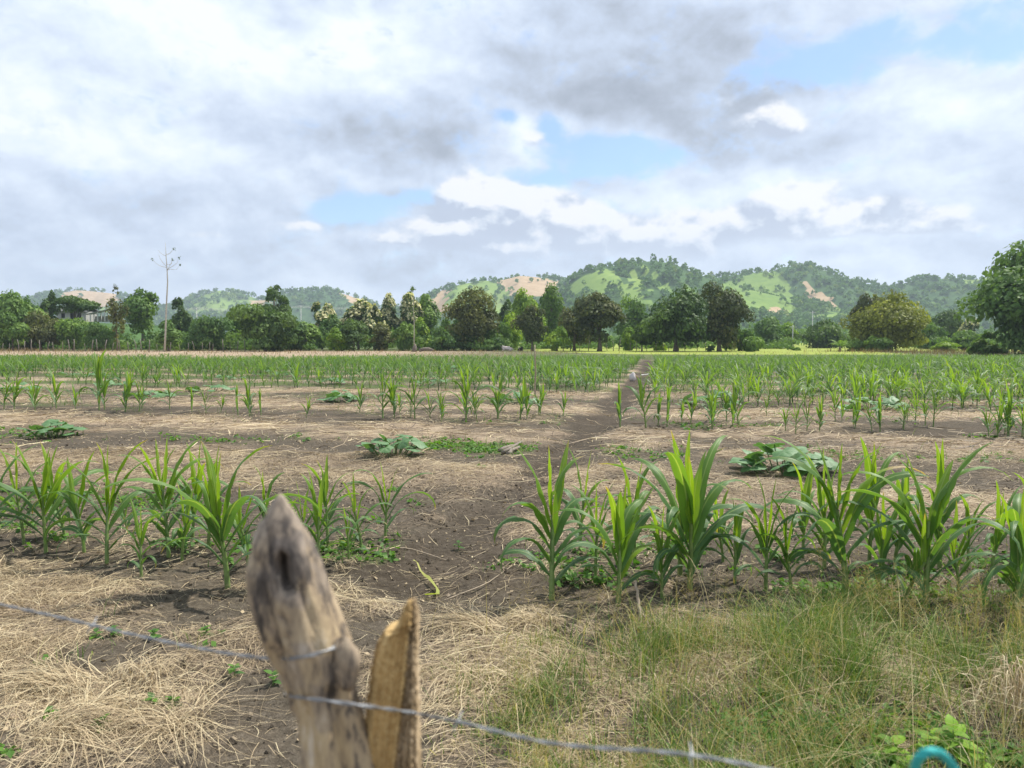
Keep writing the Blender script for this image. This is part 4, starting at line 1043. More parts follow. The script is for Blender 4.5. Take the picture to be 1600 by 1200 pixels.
protos = [maize_thing(700 + k, .80, 8 if k % 3 else 7, 1, spread=1.0 + .12 * (k % 4)) for k in range(9)]
used = set(); n_twin = 0
rng = np.random.default_rng(21)
ords = 'first second third fourth fifth sixth seventh eighth ninth tenth eleventh twelfth thirteenth fourteenth fifteenth sixteenth seventeenth eighteenth nineteenth twentieth'.split() + ['twenty-' + o for o in 'first second third fourth fifth sixth seventh eighth'.split()]
for row, side in ((ROW2L, 'left'), (ROW2R, 'right')):
    for i, (px, py, hp) in enumerate(row):
        p = ground_pt(px, py); s = hp / F_PX * p[1] / .80 * 1.20
        k = int(rng.integers(9))
        loc = (p[0], p[1], float(gz(p[0], p[1])) - .01)
        if k not in used:
            used.add(k); r = protos[k]; r.location = loc; r.rotation_euler.z = rng.uniform(0, 6.3); r.scale = (s,) * 3
        else: r = copy_thing(protos[k], loc, rng.uniform(0, 6.3), s)
        sz = 'small' if hp < 40 else 'tall' if hp > 62 else 'medium'
        lab = f'{sz} maize plant {ords[i]} from the left in the second row left of the path' if side == 'left' else f'{sz} maize plant {ords[i]} from the path in the second row on the right'
        tag(r, lab, 'maize plant', 'young maize plants')
        if hp > 44:                             # most hills carry two plants
            dx, dy = rng.normal(0, .16), rng.uniform(.05, .3)
            r = copy_thing(protos[int(rng.choice(sorted(used)))], (p[0] + dx, p[1] + dy, float(gz(p[0] + dx, p[1] + dy)) - .01), rng.uniform(0, 6.3), s * rng.uniform(.6, .85))
            tag(r, 'smaller twin behind the ' + lab.replace(' maize plant', ' one').replace(' in the second row', ', second row').replace(' of the path', ' of path'), 'maize plant', 'young maize plants'); n_twin += 1
for k in range(9):
    if k not in used:
        for c in list(protos[k].children): bpy.data.objects.remove(c)
        bpy.data.objects.remove(protos[k])

def field_rows():
    rng = np.random.default_rng(31)
    xs, ys, ss = [], [], []
    w = 19.3
    while w < 86:
        x = np.arange(-.78 * w - 8, .85 * w + 8, .32); x = x + rng.normal(0, .09, len(x))
        y = w - ROWK * x + rng.normal(0, .12, len(x))
        side = np.where(x > path_x(np.clip(y, 5, 75)), 1, 0)
        dens = fbm(x * .16, y * .16, 3, 41)
        # right block is closed from w=19.3; left block has a few thin rows, then closes beyond about 40 m
        k = round((w - 19.3) / .95)
        left_row = ((k % 4) == 0)
        closeP = np.exp(-((x - path_x(np.clip(y, 5, 75)) + 2.2) / 3.0) ** 2) * (w > 22)
        pl = np.where(w > 29, .40 + .2 * sst(w, 34, 44) + .4 * (dens > .44), np.where(left_row, .50 + .5 * (dens > .45), np.where((k % 2 == 0) & (w > 22), .42 * (dens > .40), .0))) + .75 * closeP
        if w < 22.5: pl = pl * 0
        pr = np.where(dens > .34, .97, .6)
        pr = np.where((w < 20.6), pr * sst(x, 4, 6) * .8, pr)
        keep = (rng.random(len(x)) < np.where(side == 1, pr, np.clip(pl, 0, 1))) & (path_dist(x, y) > .62) & (in_field(x, y) > .5) & (np.abs(x) < .74 * y + 4) & (y > 14)
        xs.append(x[keep]); ys.append(y[keep]); ss.append(rng.uniform(.5, 1.15, keep.sum()) * np.where(side[keep] == 1, .92, .88) * (.85 + .3 * dens[keep]) * (1 - .32 * sst(y[keep], 30, 62)))
        w += .95
    x, y, s = map(np.concatenate, (xs, ys, ss))
    o = np.argsort(y / np.maximum(s, .3)); x, y, s = x[o], y[o], s[o]
    vis = np.abs(x) < .70 * y
    n_ind = 300 - len(NEAR) - len(ROW2L) - len(ROW2R) - n_twin
    idx = np.nonzero(vis)[0][:n_ind]
    tpl = [maize_one(800 + k, .95, 9, 2, spread=1.2 + .1 * (k % 4)) for k in range(10)]
    ms = [mesh('maize_plant', V, Q, None, M['maize'], {'lf': a}) for V, Q, _, a in tpl]
    for c, i in enumerate(idx):
        t = link('maize_plant', ms[c % 10], None, (x[i], y[i], float(gz(x[i], y[i])) - .01), (0, 0, rng.uniform(0, 6.3)), float(s[i]))
        right = x[i] > path_x(min(max(y[i], 5), 75))
        tag(t, 'young maize plant at the front of the dense green block right of the path' if right else 'young maize plant in the thin rows further back left of the path', 'maize plant', 'maize in the block right of the path' if right else 'maize in the thin rows left of the path')
    rest = np.setdiff1d(np.arange(len(x)), idx)
    far = [maize_one(900 + k, .92, 7, 3, spread=1.0) for k in range(9)]
    Vs, Qs, As, off = [], [], [], 0
    which = rng.integers(0, 9, len(rest))
    for k in range(9):
        ii = rest[which == k]; V, Q, _, a = far[k]
        th = rng.uniform(0, 6.3, len(ii)); c_, s_ = np.cos(th), np.sin(th)
        sc = s[ii]
        wide = 1.28 + .3 * sst(y[ii], 30, 60)
        P = np.stack([(V[None, :, 0] * c_[:, None] - V[None, :, 1] * s_[:, None]) * (sc * wide)[:, None] + x[ii][:, None],
                      (V[None, :, 0] * s_[:, None] + V[None, :, 1] * c_[:, None]) * (sc * wide)[:, None] + y[ii][:, None], V[None, :, 2] * sc[:, None] + gz(x[ii], y[ii])[:, None]], -1)
        Vs.append(P.reshape(-1, 3)); q = Q[None] + (np.arange(len(ii)) * len(V))[:, None, None] + off
        Qs.append(q.reshape(-1, 4)); off += P.shape[0] * P.shape[1]
        aa = np.tile(a, (len(ii), 1)); aa[:, 0] = np.clip(aa[:, 0] * .8 + np.repeat(rng.normal(.05, .14, len(ii)), len(V)), 0, 1); As.append(aa)
    o = link('maize_crop', mesh('maize_crop', np.vstack(Vs), np.vstack(Qs), None, M['maize_far'], {'lf': np.vstack(As)}))
    tag(o, 'young maize crop filling the back of the field', 'maize crop', kind='stuff')
    print('maize rows', len(x), 'individuals', len(idx))
field_rows()

# ================================================================== squash
def squash_leaf(seed):
    rng = np.random.default_rng(seed); n = 30; R = 4
    a = np.linspace(-np.pi, np.pi, n, endpoint=False)
    rad = 1 + .10 * np.cos(5 * a) + .05 * np.cos(15 * a + 1) - .55 * np.exp(-((np.abs(a) - np.pi) / .22) ** 2)
    V = [np.zeros((1, 3))]; at_ = [np.array([[1.0, 0, 0, 0]])]
    vein = np.clip(np.cos(5 * a) * 2.2 - 1.1, 0, 1)
    for k in range(1, R + 1):
        f = k / R; r = rad * f
        z = .10 * f - .22 * f ** 2 + .07 * np.sin(3 * a + seed) * f ** 2 + .05 * np.cos(5 * a) * f * (1.2 - f) * -2
        V.append(np.stack([r * np.cos(a), r * np.sin(a), z + rng.normal(0, .012, n)], -1))
        at_.append(np.stack([vein * (1 - .5 * f), 0 * a + f, 0 * a, 0 * a], -1))
    V = np.vstack(V); A = np.vstack(at_)
    T_ = [(0, 1 + j, 1 + (j + 1) % n) for j in range(n)]; Q = []
    for k in range(R - 1):
        b = 1 + k * n
        Q += [(b + j, b + n + j, b + n + (j + 1) % n, b + (j + 1) % n) for j in range(n)]
    return mesh('leaf', V, Q, T_, M['squash'], {'lf': A})
sq_leaf = [squash_leaf(k) for k in range(5)]
V, Q, T_ = tube([(0, 0, 0), (.03, 0, .35), (.02, 0, .7), (0, 0, 1)], [.035, .03, .026, .03], 6, False); sq_stem = mesh('petiole', V, Q, None, M['squash_stem'])
def squash(px, py, wpx, hpx, n, label, seed, nm='squash_plant'):
    rng = np.random.default_rng(seed); p = ground_pt(px, py); d = p[1]
    w = wpx / F_PX * d; h = hpx / F_PX * d
    root = empty(nm, (p[0], p[1] + w * .12, float(gz(p[0], p[1])))); tag(root, label, 'squash plant', 'squash plants between the maize rows')
    lr = np.clip(w * .14, .085, .145)
    for k in range(n):
        a = k * 2.4 + rng.normal(0, .25); f = ((k + .5) / n) ** .5
        rr = f * w * .56; x, y = rr * math.cos(a), rr * math.sin(a) * .8
        z = max(.07, h * (1.0 - .55 * f ** 2) * rng.uniform(.45, 1.05))
        s = lr * rng.uniform(.72, 1.2)
        link('leaf', sq_leaf[k % 5], root, (x, y, z), (rng.normal(.20, .20) + .18 * math.sin(a + math.pi) * f, rng.normal(0, .2) + .22 * math.cos(a) * f, a + rng.normal(0, .5)), s)
        st = Vector((x * .55, y * .55, 0.0)); v = Vector((x, y, z)) - st
        o = link('petiole', sq_stem, root, st, v.to_track_quat('Z', 'Y').to_euler(), (.26, .26, v.length))
for k, (px, py, w, h, n, lab) in enumerate([
    (1234, 742, 140, 46, 26, 'large leafy squash plant behind the right near row of maize'),
    (612, 716, 96, 34, 20, 'squash plant on bare soil in the middle distance left of the path'),
    (78, 686, 84, 24, 17, 'low squash plant at the left edge of the second straw band'),
    (532, 628, 62, 18, 16, 'flat squash plant in the second row near the middle of the left field'),
    (232, 622, 62, 14, 14, 'flat squash plant behind the second row at left'),
    (1112, 640, 92, 34, 20, 'bushy squash plant mixed into the second maize row right of the path'),
    (1372, 645, 100, 26, 20, 'wide squash plant at the front edge of the dense right block'),
    (806, 632, 64, 20, 14, 'squash plant beside the wooden stake left of the path'),
    (673, 602, 56, 14, 12, 'distant squash plant left of the wooden stake in the third row'),
    (512, 602, 54, 12, 12, 'distant squash plant behind the flat one near the middle left'),
    (24, 610, 60, 14, 12, 'distant squash plant at the left edge behind the second row'),
    (345, 594, 60, 9, 10, 'faint distant squash plant left of centre beyond the thin rows'),
    (118, 590, 84, 11, 14, 'distant spreading squash plant at the left in front of the far green rows'),
    (175, 606, 52, 11, 10, 'small distant squash plant just behind the second row at left'),
    (330, 612, 70, 10, 12, 'squash plant lying between the second and third rows left of centre'),
    (425, 588, 60, 9, 10, 'squash plant in the third row halfway from the left edge to the path'),
    (700, 583, 60, 10, 11, 'squash plant in the far rows left of the wooden stake'),
    (800, 582, 46, 9, 9, 'squash plant in the far rows just left of the wooden stake'),
    (900, 604, 44, 11, 9, 'squash plant among the close maize left of the path'),
    (1290, 612, 56, 12, 10, 'squash plant inside the front of the dense right block'),
    (1598, 640, 60, 20, 12, 'squash plant at the right edge beyond the second maize row')]):
    squash(px, py, w, h, n, lab, 60 + k)

# ================================================================== small weeds near the fence
def ovate():
    t = np.linspace(0, 1, 7); w = .34 * np.sin(np.pi * t ** .8) ** .9 + .005
    V = np.vstack([np.stack([t, s * w, .16 * np.abs(s) * w + .10 * t - .28 * t * t], -1) for s in (-1, 0, 1)])
    Q = [(r * 7 + i, (r + 1) * 7 + i, (r + 1) * 7 + i + 1, r * 7 + i + 1) for r in (0, 1) for i in range(6)]
    return V, Q
ov = ovate()
wl = {m: [mesh('leaf', ov[0], ov[1], None, M[m], {'lf': np.full((21, 1), k / 2)}) for k in range(3)] for m in ('weed', 'weed_bright')}
def weed(px, py, hpx, nleaf, ls, label, seed, mat='weed'):
    rng = np.random.default_rng(seed); p = ground_pt(px, py); d = p[1]; h = hpx / F_PX * d
    root = empty('weed', (p[0], p[1], float(gz(p[0], p[1])) + .005)); tag(root, label, 'weed', 'small broadleaf weeds')
    V, Q, T_ = tube([(0, 0, -.02), (.004, 0, h * .5), (0, .004, h * .95)], [.0035, .003, .002], 5); link('stem', mesh('stem', V, Q, T_, M['maize_stalk']), root)
    for k in range(nleaf):
        f = (k + 1) / nleaf; a = k * 2.4 + rng.normal(0, .3)
        link('leaf', wl[mat][k % 3], root, (0, 0, h * (.25 + .7 * f)), (0, rng.uniform(-.9, -.1) * f + .1, a), ls * rng.uniform(.7, 1.15) * (1.1 - .35 * f))
for k, (px, py, h, n, ls, lab, mt) in enumerate([
    (150, 1008, 14, 7, .05, 'small weed by the wire on bare soil at far left', 'weed'), (178, 1004, 18, 9, .05, 'clustered weed left of three under the left wire', 'weed'),
    (240, 1006, 14, 7, .045, 'low weed right of the cluster under the left wire', 'weed'), (322, 998, 16, 9, .05, 'leafy weed on soil left of the wooden post', 'weed'), (348, 996, 10, 6, .04, 'tiny weed nearest the post on its left', 'weed'),
    (366, 1064, 22, 6, .055, 'three leaved weed beside the post on bare soil', 'weed'), (426, 1078, 24, 6, .06, 'broad leaved weed touching the left side of the post', 'weed'),
    (240, 1112, 20, 8, .05, 'weed growing out of the straw pile', 'weed'), (270, 1112, 18, 8, .05, 'weed at the right edge of the straw pile', 'weed'), (80, 1128, 18, 8, .045, 'greyish weed in the straw at left', 'weed'), (160, 1150, 26, 9, .05, 'dark weed in a hollow of the straw', 'weed'),
    (1022, 926, 22, 9, .06, 'weed at the foot of the second front maize plant right of the path', 'weed'), (940, 922, 18, 8, .05, 'weed between the first two maize plants right of the path', 'weed'), (716, 846, 12, 7, .05, 'tiny weed on the dark path soil', 'weed'),
    (1488, 1190, 62, 13, .10, 'tallest bright green weed in the bottom right corner', 'weed_bright'), (1452, 1185, 48, 9, .075, 'bright green weed behind the teal rope loop', 'weed_bright'), (1396, 1198, 48, 10, .08, 'bright green weed left of the teal rope loop', 'weed_bright'),
    (1520, 1205, 34, 8, .08, 'bright low weed right of the teal rope loop', 'weed_bright'), (1415, 1215, 36, 9, .08, 'bright weed at the bottom edge under the rope loop', 'weed_bright')]):
    weed(px, py, h, n, ls, lab, 300 + k, mt)

# low green ground cover: countless seedlings
def cover():
    rng = np.random.default_rng(44); N = 30000
    y = 2.7 + 11.5 * rng.random(N) ** 1.5; x = rng.uniform(-.78, .78, N) * y
    g = f_green(x, y); k = (rng.random(N) < np.clip((g - .30) * 2.2, 0, 1)); x, y = x[k], y[k]; n = len(x)
    K = 4; s = .016 * rng.uniform(.6, 1.6, n) * (1 + .05 * y)
    a = rng.uniform(0, 6.3, (n, K)); rr = s[:, None] * 1.3
    z0 = gz(x, y)
    P = np.stack([x[:, None] + rr * np.cos(a), y[:, None] + rr * np.sin(a), (z0 + .012)[:, None] + rng.uniform(0, .035, (n, K))], -1).reshape(-1, 3)
    nr = np.stack([np.cos(a).ravel() * .5, np.sin(a).ravel() * .5, np.ones(n * K)], -1) + .35 * rng.normal(size=(n * K, 3))
    V, Q = quads(P, nr, np.repeat(s, K), rng)
    o = link('ground_weeds', mesh('ground_weeds', V, Q, None, M['weed'], {'lf': np.repeat(rng.random(n * K), 4)[:, None]}, smooth=False)); tag(o, 'tiny green seedlings scattered over the soil', 'weeds', kind='stuff')
cover()

# ================================================================== straw and grass
def surf(x, y): return gz(x, y) + .05 * np.clip(f_straw(x, y), 0, 1) * fbm(x * 3, y * 3, 3, 14) * (1 - sst(np.hypot(x, y), 12, 30))
def strands(rng, x, y, th, L, hw, arch, lift, tone, K=4, curl=.28):
    n = len(x); t = np.linspace(-.5, .5, K)
    cv = rng.normal(0, curl, n)
    ang = th[:, None] + cv[:, None] * t[None] * 2
    dx = np.cos(ang) * L[:, None] / (K - 1); dy = np.sin(ang) * L[:, None] / (K - 1)
    X = x[:, None] + np.cumsum(dx, 1) - dx.sum(1)[:, None] / 2; Y = y[:, None] + np.cumsum(dy, 1) - dy.sum(1)[:, None] / 2
    tilt = rng.normal(0, .10, n)
    Z = surf(X, Y) + .004 + lift[:, None] + arch[:, None] * (1 - (2 * t[None]) ** 2) + np.maximum(tilt[:, None] * t[None] * L[:, None], -.004)
    C = np.stack([X, Y, Z], -1)
    S = np.stack([-np.sin(ang), np.cos(ang), rng.normal(0, .5, n)[:, None] + 0 * ang], -1); S /= np.linalg.norm(S, axis=-1)[..., None]
    Wd = hw[:, None] * np.linspace(1.0, .55, K)[None]
    V, Q = ribbons(C, S, Wd)
    return V, Q, np.repeat(tone, 2 * K)
def straw():
    rng = np.random.default_rng(77)
    out = []
    for N, y0, y1, L0, hw0, K in ((120000, 2.35, 5.2, .15, .0012, 4), (85000, 4.6, 10.5, .19, .0019, 3), (46000, 10, 24, .30, .0055, 3)):
        y = np.sqrt(rng.uniform(y0 ** 2, y1 ** 2, N)); x = rng.uniform(-.80, .80, N) * y
        f = f_straw(x, y); pth = f_path(x, y)
        if y0 > 3: f = f * .9 + .13 * (1 - .5 * pth)
        k = rng.random(N) < np.clip(f * 1.0 - .06, .03, 1)
        x, y, f = x[k], y[k], f[k]; n = len(x)
        # swept direction varies in patches, as raked straw does
        th = 6.3 * fbm(x * .8, y * .9, 2, 15) * 1.2 + rng.normal(0, .75, n) + (rng.random(n) < .38) * rng.uniform(0, 3, n)
        L = L0 * rng.lognormal(0, .5, n).clip(.3, 2.4)
        arch = np.abs(rng.normal(0, .018, n)) * (.3 + f); lift = rng.random(n) ** 2 * .045 * f
        tone = np.clip(.40 + .45 * (fbm(x * 1.1, y * 1.1, 3, 16) - .4) * 2 + rng.normal(0, .27, n), 0, 1)
        out.append(strands(rng, x, y, th, L, hw0 * rng.uniform(.55, 1.5, n), arch, lift, tone, K))
    V, Q, off, A = [], [], 0, []
    for v, q, a in out: V.append(v); Q.append(q + off); off += len(v); A.append(a)
    V = np.vstack(V); Q = np.vstack(Q); A = np.concatenate(A)
    o = link('straw', mesh('straw', V, Q, None, M['straw'], {'lf': A[:, None]})); tag(o, 'dry cut straw strewn over the soil', 'straw', kind='stuff')
    print('straw tris', len(Q) * 2)
straw()

def blades(rng, x, y, h, hw, tone, K=5, lean=.45, z0=None):
    n = len(x); t = np.linspace(0, 1, K)
    th = rng.uniform(0, 6.3, n); le = np.abs(rng.normal(0, lean, n)) + .08
    r = h[:, None] * le[:, None] * t[None] ** 1.8; z = h[:, None] * t[None] * (1 - .35 * np.minimum(le, 1.4)[:, None] * t[None] ** 2)
    C = np.stack([x[:, None] + r * np.cos(th)[:, None], y[:, None] + r * np.sin(th)[:, None], (surf(x, y) if z0 is None else z0)[:, None] + z - .005], -1)
    S = np.stack([-np.sin(th), np.cos(th), 0 * th], -1); ro = rng.uniform(0, 3.1, n)
    S = S * np.cos(ro)[:, None] + np.stack([np.cos(th), np.sin(th), 0 * th], -1) * np.sin(ro)[:, None] * .6
    S = np.repeat(S[:, None], K, 1)
    Wd = hw[:, None] * (1 - .85 * t[None] ** 1.5)
    V, Q = ribbons(C, S, Wd)
    return V, Q, np.repeat(tone, 2 * K), C[:, -1]
def f_grass(x, y):
    px = 800 + F_PX * x / y
    edge = 3.78 + .22 * sst(x, .3, 1.0) - .25 * np.exp(-((x - 1.0) / .5) ** 2) + .12 * x
    g = sst(edge + .6 * (fbm(x * 1.6, y * 1.6, 3, 55) - .5) - y, -.1, .45) * sst(x, -.55, .15)
    g = g * (1 - .85 * np.exp(-(((x - 1.55) / .33) ** 2 + ((y - 2.75) / .24) ** 2)))
    return np.clip(g * (3.4 * fbm(x * 2.1, y * 2.6, 3, 56) - .95 + .25 * sst(x, .2, .9)), 0, 1)
def grass():
    rng = np.random.default_rng(88); N = 46000
    y = np.sqrt(rng.uniform(1.7 ** 2, 4.7 ** 2, N)); x = rng.uniform(-.85, .85, N) * np.maximum(y, 2.4)
    # grow in tussocks
    tx, ty = rng.normal(0, .5, 260) * 0 + rng.uniform(-.6, 3.6, 260), rng.uniform(1.8, 4.5, 260)
    j = rng.integers(0, 260, N); m = rng.random(N) < .62
    x = np.where(m, tx[j] + rng.normal(0, .055, N), x); y = np.where(m, ty[j] + rng.normal(0, .055, N), y)
    f = f_grass(x, y); k = rng.random(N) < f; x, y, f = x[k], y[k], f[k]; j = j[k]; m = m[k]; n = len(x)
    tall = fbm(x * 1.3 + 5, y * 1.3, 3, 57)
    h = (.06 + .36 * np.clip(tall - .15, 0, 1) * sst(x, -.3, .9)) * rng.uniform(.5, 1.35, n)
    gn = fbm(x * .9 + 30, y * 1.2, 3, 58) + .46 * sst(x, .0, .9) - .34 * sst(x, 1.9, 2.6) - .1
    dry = rng.random(n) > np.clip(1.25 * gn, .12, .75)
    tt = rng.uniform(0, 1, 260)
    tone = np.where(dry, rng.uniform(.62, 1, n), np.clip(.05 + .45 * tt[j] * m + rng.normal(.10, .17, n), 0, .62))
    V, Q, A, tip = blades(rng, x, y, h, .0021 * rng.uniform(.5, 1.6, n), tone, 5, .85)
    o = link('grass', mesh('grass', V, Q, None, M['grass'], {'lf': A[:, None]})); tag(o, 'tangled green and dry grass along the fence line', 'grass', kind='stuff')
    # long dry stems leaning across the tufts
    N = 900; y2 = rng.uniform(2.2, 4.2, N); x2 = rng.uniform(-.5, 3.2, N); k = rng.random(N) < .25 + .75 * f_grass(x2, y2); x2, y2 = x2[k], y2[k]; n2 = len(x2)
    V, Q, A, _t = blades(rng, x2, y2, rng.uniform(.2, .5, n2), .0016 * rng.uniform(.7, 1.5, n2), rng.uniform(.75, 1, n2), 6, 1.5)
    o = link('dry_stems', mesh('dry_stems', V, Q, None, M['grass'], {'lf': A[:, None]})); tag(o, 'long pale dry stems leaning across the grass tufts', 'grass', kind='stuff')
    # flowering stems with fine open panicles
    N = 900; y = rng.uniform(2.2, 4.3, N); x = rng.uniform(-.1, 3.3, N); f = f_grass(x, y)
    k = rng.random(N) < f * 1.1 * (.25 + sst(fbm(x * 1.4, y * 1.4, 2, 59), .38, .6)); x, y = x[k], y[k]; n = len(x)
    h = rng.uniform(.22, .46, n)
    V1, Q1, A1, tip = blades(rng, x, y, h, np.full(n, .0011), rng.uniform(.45, .8, n), 5, .35)
    B = 16
    ba = rng.uniform(0, 6.3, (n, B)); bl = rng.uniform(.02, .075, (n, B)); bz = rng.uniform(-.13, .0, (n, B))
    s = tip[:, None] + np.stack([0 * ba, 0 * ba, bz], -1) * np.array([1, 1, .9]); e = s + np.stack([np.cos(ba) * bl, np.sin(ba) * bl, bl * .7], -1)
    C = np.stack([s, e], 2).reshape(-1, 2, 3)
    S = np.repeat(np.stack([-np.sin(ba), np.cos(ba), .4 + 0 * ba], -1).reshape(-1, 1, 3), 2, 1)
    V2, Q2 = ribbons(C, S, np.tile([[.0004, .0004]], (len(C), 1)))
    V3, Q3 = quads(np.vstack([C[:, 1], C.mean(1)]), rng.normal(size=(2 * len(C), 3)), rng.uniform(.0016, .0034, 2 * len(C)), rng)
    P = join([(V1, Q1, None, A1[:, None]), (V2, Q2, None, np.full((len(V2), 1), .5)), (V3, Q3, None, rng.random((len(V3), 1)))])
    o = link('grass_seed_heads', mesh('grass_seed_heads', P[0], P[1], None, M['seed'], {'lf': P[3]})); tag(o, 'fine tan seed heads rising out of the fence line grass', 'grass', kind='stuff')
    print('grass', len(Q) * 2 + len(P[1]) * 2)
grass()
def weedy_grass():
    """thin green grass between the crop rows and the dry rank grass along the far edge"""
    rng = np.random.default_rng(90); N = 46000
    y = 3.2 + 42 * rng.random(N) ** 1.7; x = rng.uniform(-.74, .74, N) * y
    k = rng.random(N) < np.clip((f_green(x, y) - .22) * 1.7 + .45 * (y + ROWK * x > 19) * (x > path_x(np.clip(y, 5, 75))) * (path_dist(x, y) > .7), 0, 1); x, y = x[k], y[k]; n = len(x)
    V, Q, A, _ = blades(rng, x, y, rng.uniform(.04, .17, n) * (1 + y / 30), .0016 * (1 + y / 7) * rng.uniform(.6, 1.3, n), np.clip(rng.normal(.38, .2, n), 0, 1), 3, .8)
    o = link('sparse_grass', mesh('sparse_grass', V, Q, None, M['grass'], {'lf': A[:, None]})); tag(o, 'sparse young grass growing between the crop rows', 'grass', kind='stuff')
    N = 22000; x = rng.uniform(-85, 88, N); y = 64 + 48 * rng.random(N) ** .8 - .03 * x
    dens = .35 - .27 * sst(x, 2, 12) + .85 * sst(x, 40, 50) + .25 * sst(-x, 55, 70) + .25 * (fbm(x * .12, y * .2, 2, 3) - .5)
    k = rng.random(N) < dens; x, y = x[k], y[k]; n = len(x)
    h = rng.uniform(.18, .5, n) * sst(y, 58, 90) * (1 + .55 * sst(x, 38, 50) + .6 * sst(-x, 55, 65))
    tn = np.clip(rng.normal(.55, .25, n) - .35 * sst(x, 40, 50), 0, 1)
    V, Q, A, _ = blades(rng, x, y, h, rng.uniform(.015, .04, n), tn, 3, .4, z0=np.zeros(n))
    o = link('dry_rank_grass', mesh('dry_rank_grass', V, Q, None, M['redgrass'], {'lf': A[:, None]})); tag(o, 'dry reddish grass along the far edge of the field', 'grass', kind='stuff')
weedy_grass()
def crumbs():
    rng = np.random.default_rng(99); N = 16000
    y = np.sqrt(rng.uniform(2.3 ** 2, 8.5 ** 2, N)); x = rng.uniform(-.78, .78, N) * y
    k = rng.random(N) < (1.0 - .75 * f_straw(x, y)) * (1 - .3 * f_path(x, y)); x, y = x[k], y[k]; n = len(x)
    s = .0055 * rng.lognormal(0, .55, n).clip(.4, 4.5)
    O = np.array([(1, 0, 0), (0, 1, 0), (-1, 0, 0), (0, -1, 0), (0, 0, 1), (0, 0, -1.0)])
    V = O[None] * (s[:, None, None] * rng.uniform(.55, 1.25, (n, 6, 1))) + rng.normal(0, .12, (n, 6, 3)) * s[:, None, None] + np.stack([x, y, surf(x, y) + s * .25], -1)[:, None]
    F = np.array([(0, 1, 4), (1, 2, 4), (2, 3, 4), (3, 0, 4), (1, 0, 5), (2, 1, 5), (3, 2, 5), (0, 3, 5)])
    T_ = (F[None] + np.arange(n)[:, None, None] * 6).reshape(-1, 3)
    g = np.tile([[0, 0, .1, 0]], (n * 6, 1)); g[:, 2] = np.repeat(rng.uniform(0, .5, n), 6)
    o = link('soil_clods', mesh('soil_clods', V.reshape(-1, 3), None, T_, M['ground'], {'gm': g}, smooth=False)); tag(o, 'loose crumbs and clods of dark soil', 'soil', kind='stuff')
    N = 14000; y = np.sqrt(rng.uniform(2.3 ** 2, 12 ** 2, N)); x = rng.uniform(-.78, .78, N) * y; n = N
    P = np.stack([x, y, surf(x, y) + .008 + .01 * rng.random(n)], -1); nr = np.stack([rng.normal(0, .5, n), rng.normal(0, .5, n), np.ones(n)], -1)
    V, Q = quads(P, nr, .0055 * rng.lognormal(0, .5, n).clip(.4, 3) * (1 + y / 14), rng)
    o = link('leaf_litter', mesh('leaf_litter', V, Q, None, M['straw'], {'lf': np.repeat(np.clip(rng.normal(.35, .25, n), 0, 1), 4)[:, None]}, smooth=False)); tag(o, 'broken bits of dry leaf strewn on the ground', 'litter', kind='stuff')
crumbs()
def straw_clump(px, py, R, n, label, seed, up=.10, name='straw_clump', dirn=None, spread=3.14):
    rng = np.random.default_rng(seed); p = ground_pt(px, py); z = float(surf(p[0], p[1]))
    th = rng.uniform(0, 6.3, n) if dirn is None else dirn + rng.uniform(-spread, spread, n)
    L = R * rng.uniform(.45, 1.1, n); K = 7; t = np.linspace(0, 1, K)
    r = L[:, None] * t; hh = up * rng.uniform(.4, 1.3, n)
    Z = hh[:, None] * np.sin(np.pi * np.minimum(t * 1.15, 1))[None] * (1 - .3 * t) + .008 + rng.uniform(0, .02, n)[:, None]
    a = th[:, None] + rng.normal(0, .45, n)[:, None] * t[None]
    C = np.stack([r * np.cos(a) + rng.normal(0, .05, n)[:, None], r * np.sin(a) + rng.normal(0, .05, n)[:, None], Z], -1)
    S = np.stack([-np.sin(a), np.cos(a), rng.normal(0, .4, n)[:, None] + 0 * a], -1); S /= np.linalg.norm(S, axis=-1)[..., None]
    V, Q = ribbons(C, S, (.0014 * rng.uniform(.6, 1.5, n))[:, None] * np.linspace(1, .5, K)[None])
    o = link(name, mesh(name, V, Q, None, M['straw'], {'lf': np.repeat(np.clip(rng.normal(.62, .24, n), 0, 1), 2 * K)[:, None]}), None, (p[0], p[1], z))
    tag(o, label, 'straw clump')
straw_clump(282, 1140, .42, 150, 'uprooted straw clump with fanned dry stems near the post', 1, .06)
straw_clump(225, 1080, .26, 150, 'rounded brown heap of dry grass above the uprooted straw clump', 2, .08)
straw_clump(120, 1085, .55, 170, 'wide pale swath of straw at lower left', 3, .04, dirn=2.9, spread=.5)
straw_clump(90, 1150, .50, 130, 'thick bent straw bundle in the bottom left corner', 6, .07, dirn=.3, spread=.8)
straw_clump(840, 978, .24, 170, 'small star shaped dry clump right of the dark path end', 4, .06)
straw_clump(760, 985, .5, 170, 'long combed straw lying left of the star shaped clump', 5, .05, dirn=2.6, spread=.5)
straw_clump(1590, 1130, .3, 220, 'upright pinkish dry stalks at the right edge', 7, .26)
straw_clump(1350, 1000, .22, 120, 'dry tuft at the foot of the right near row', 8, .10)

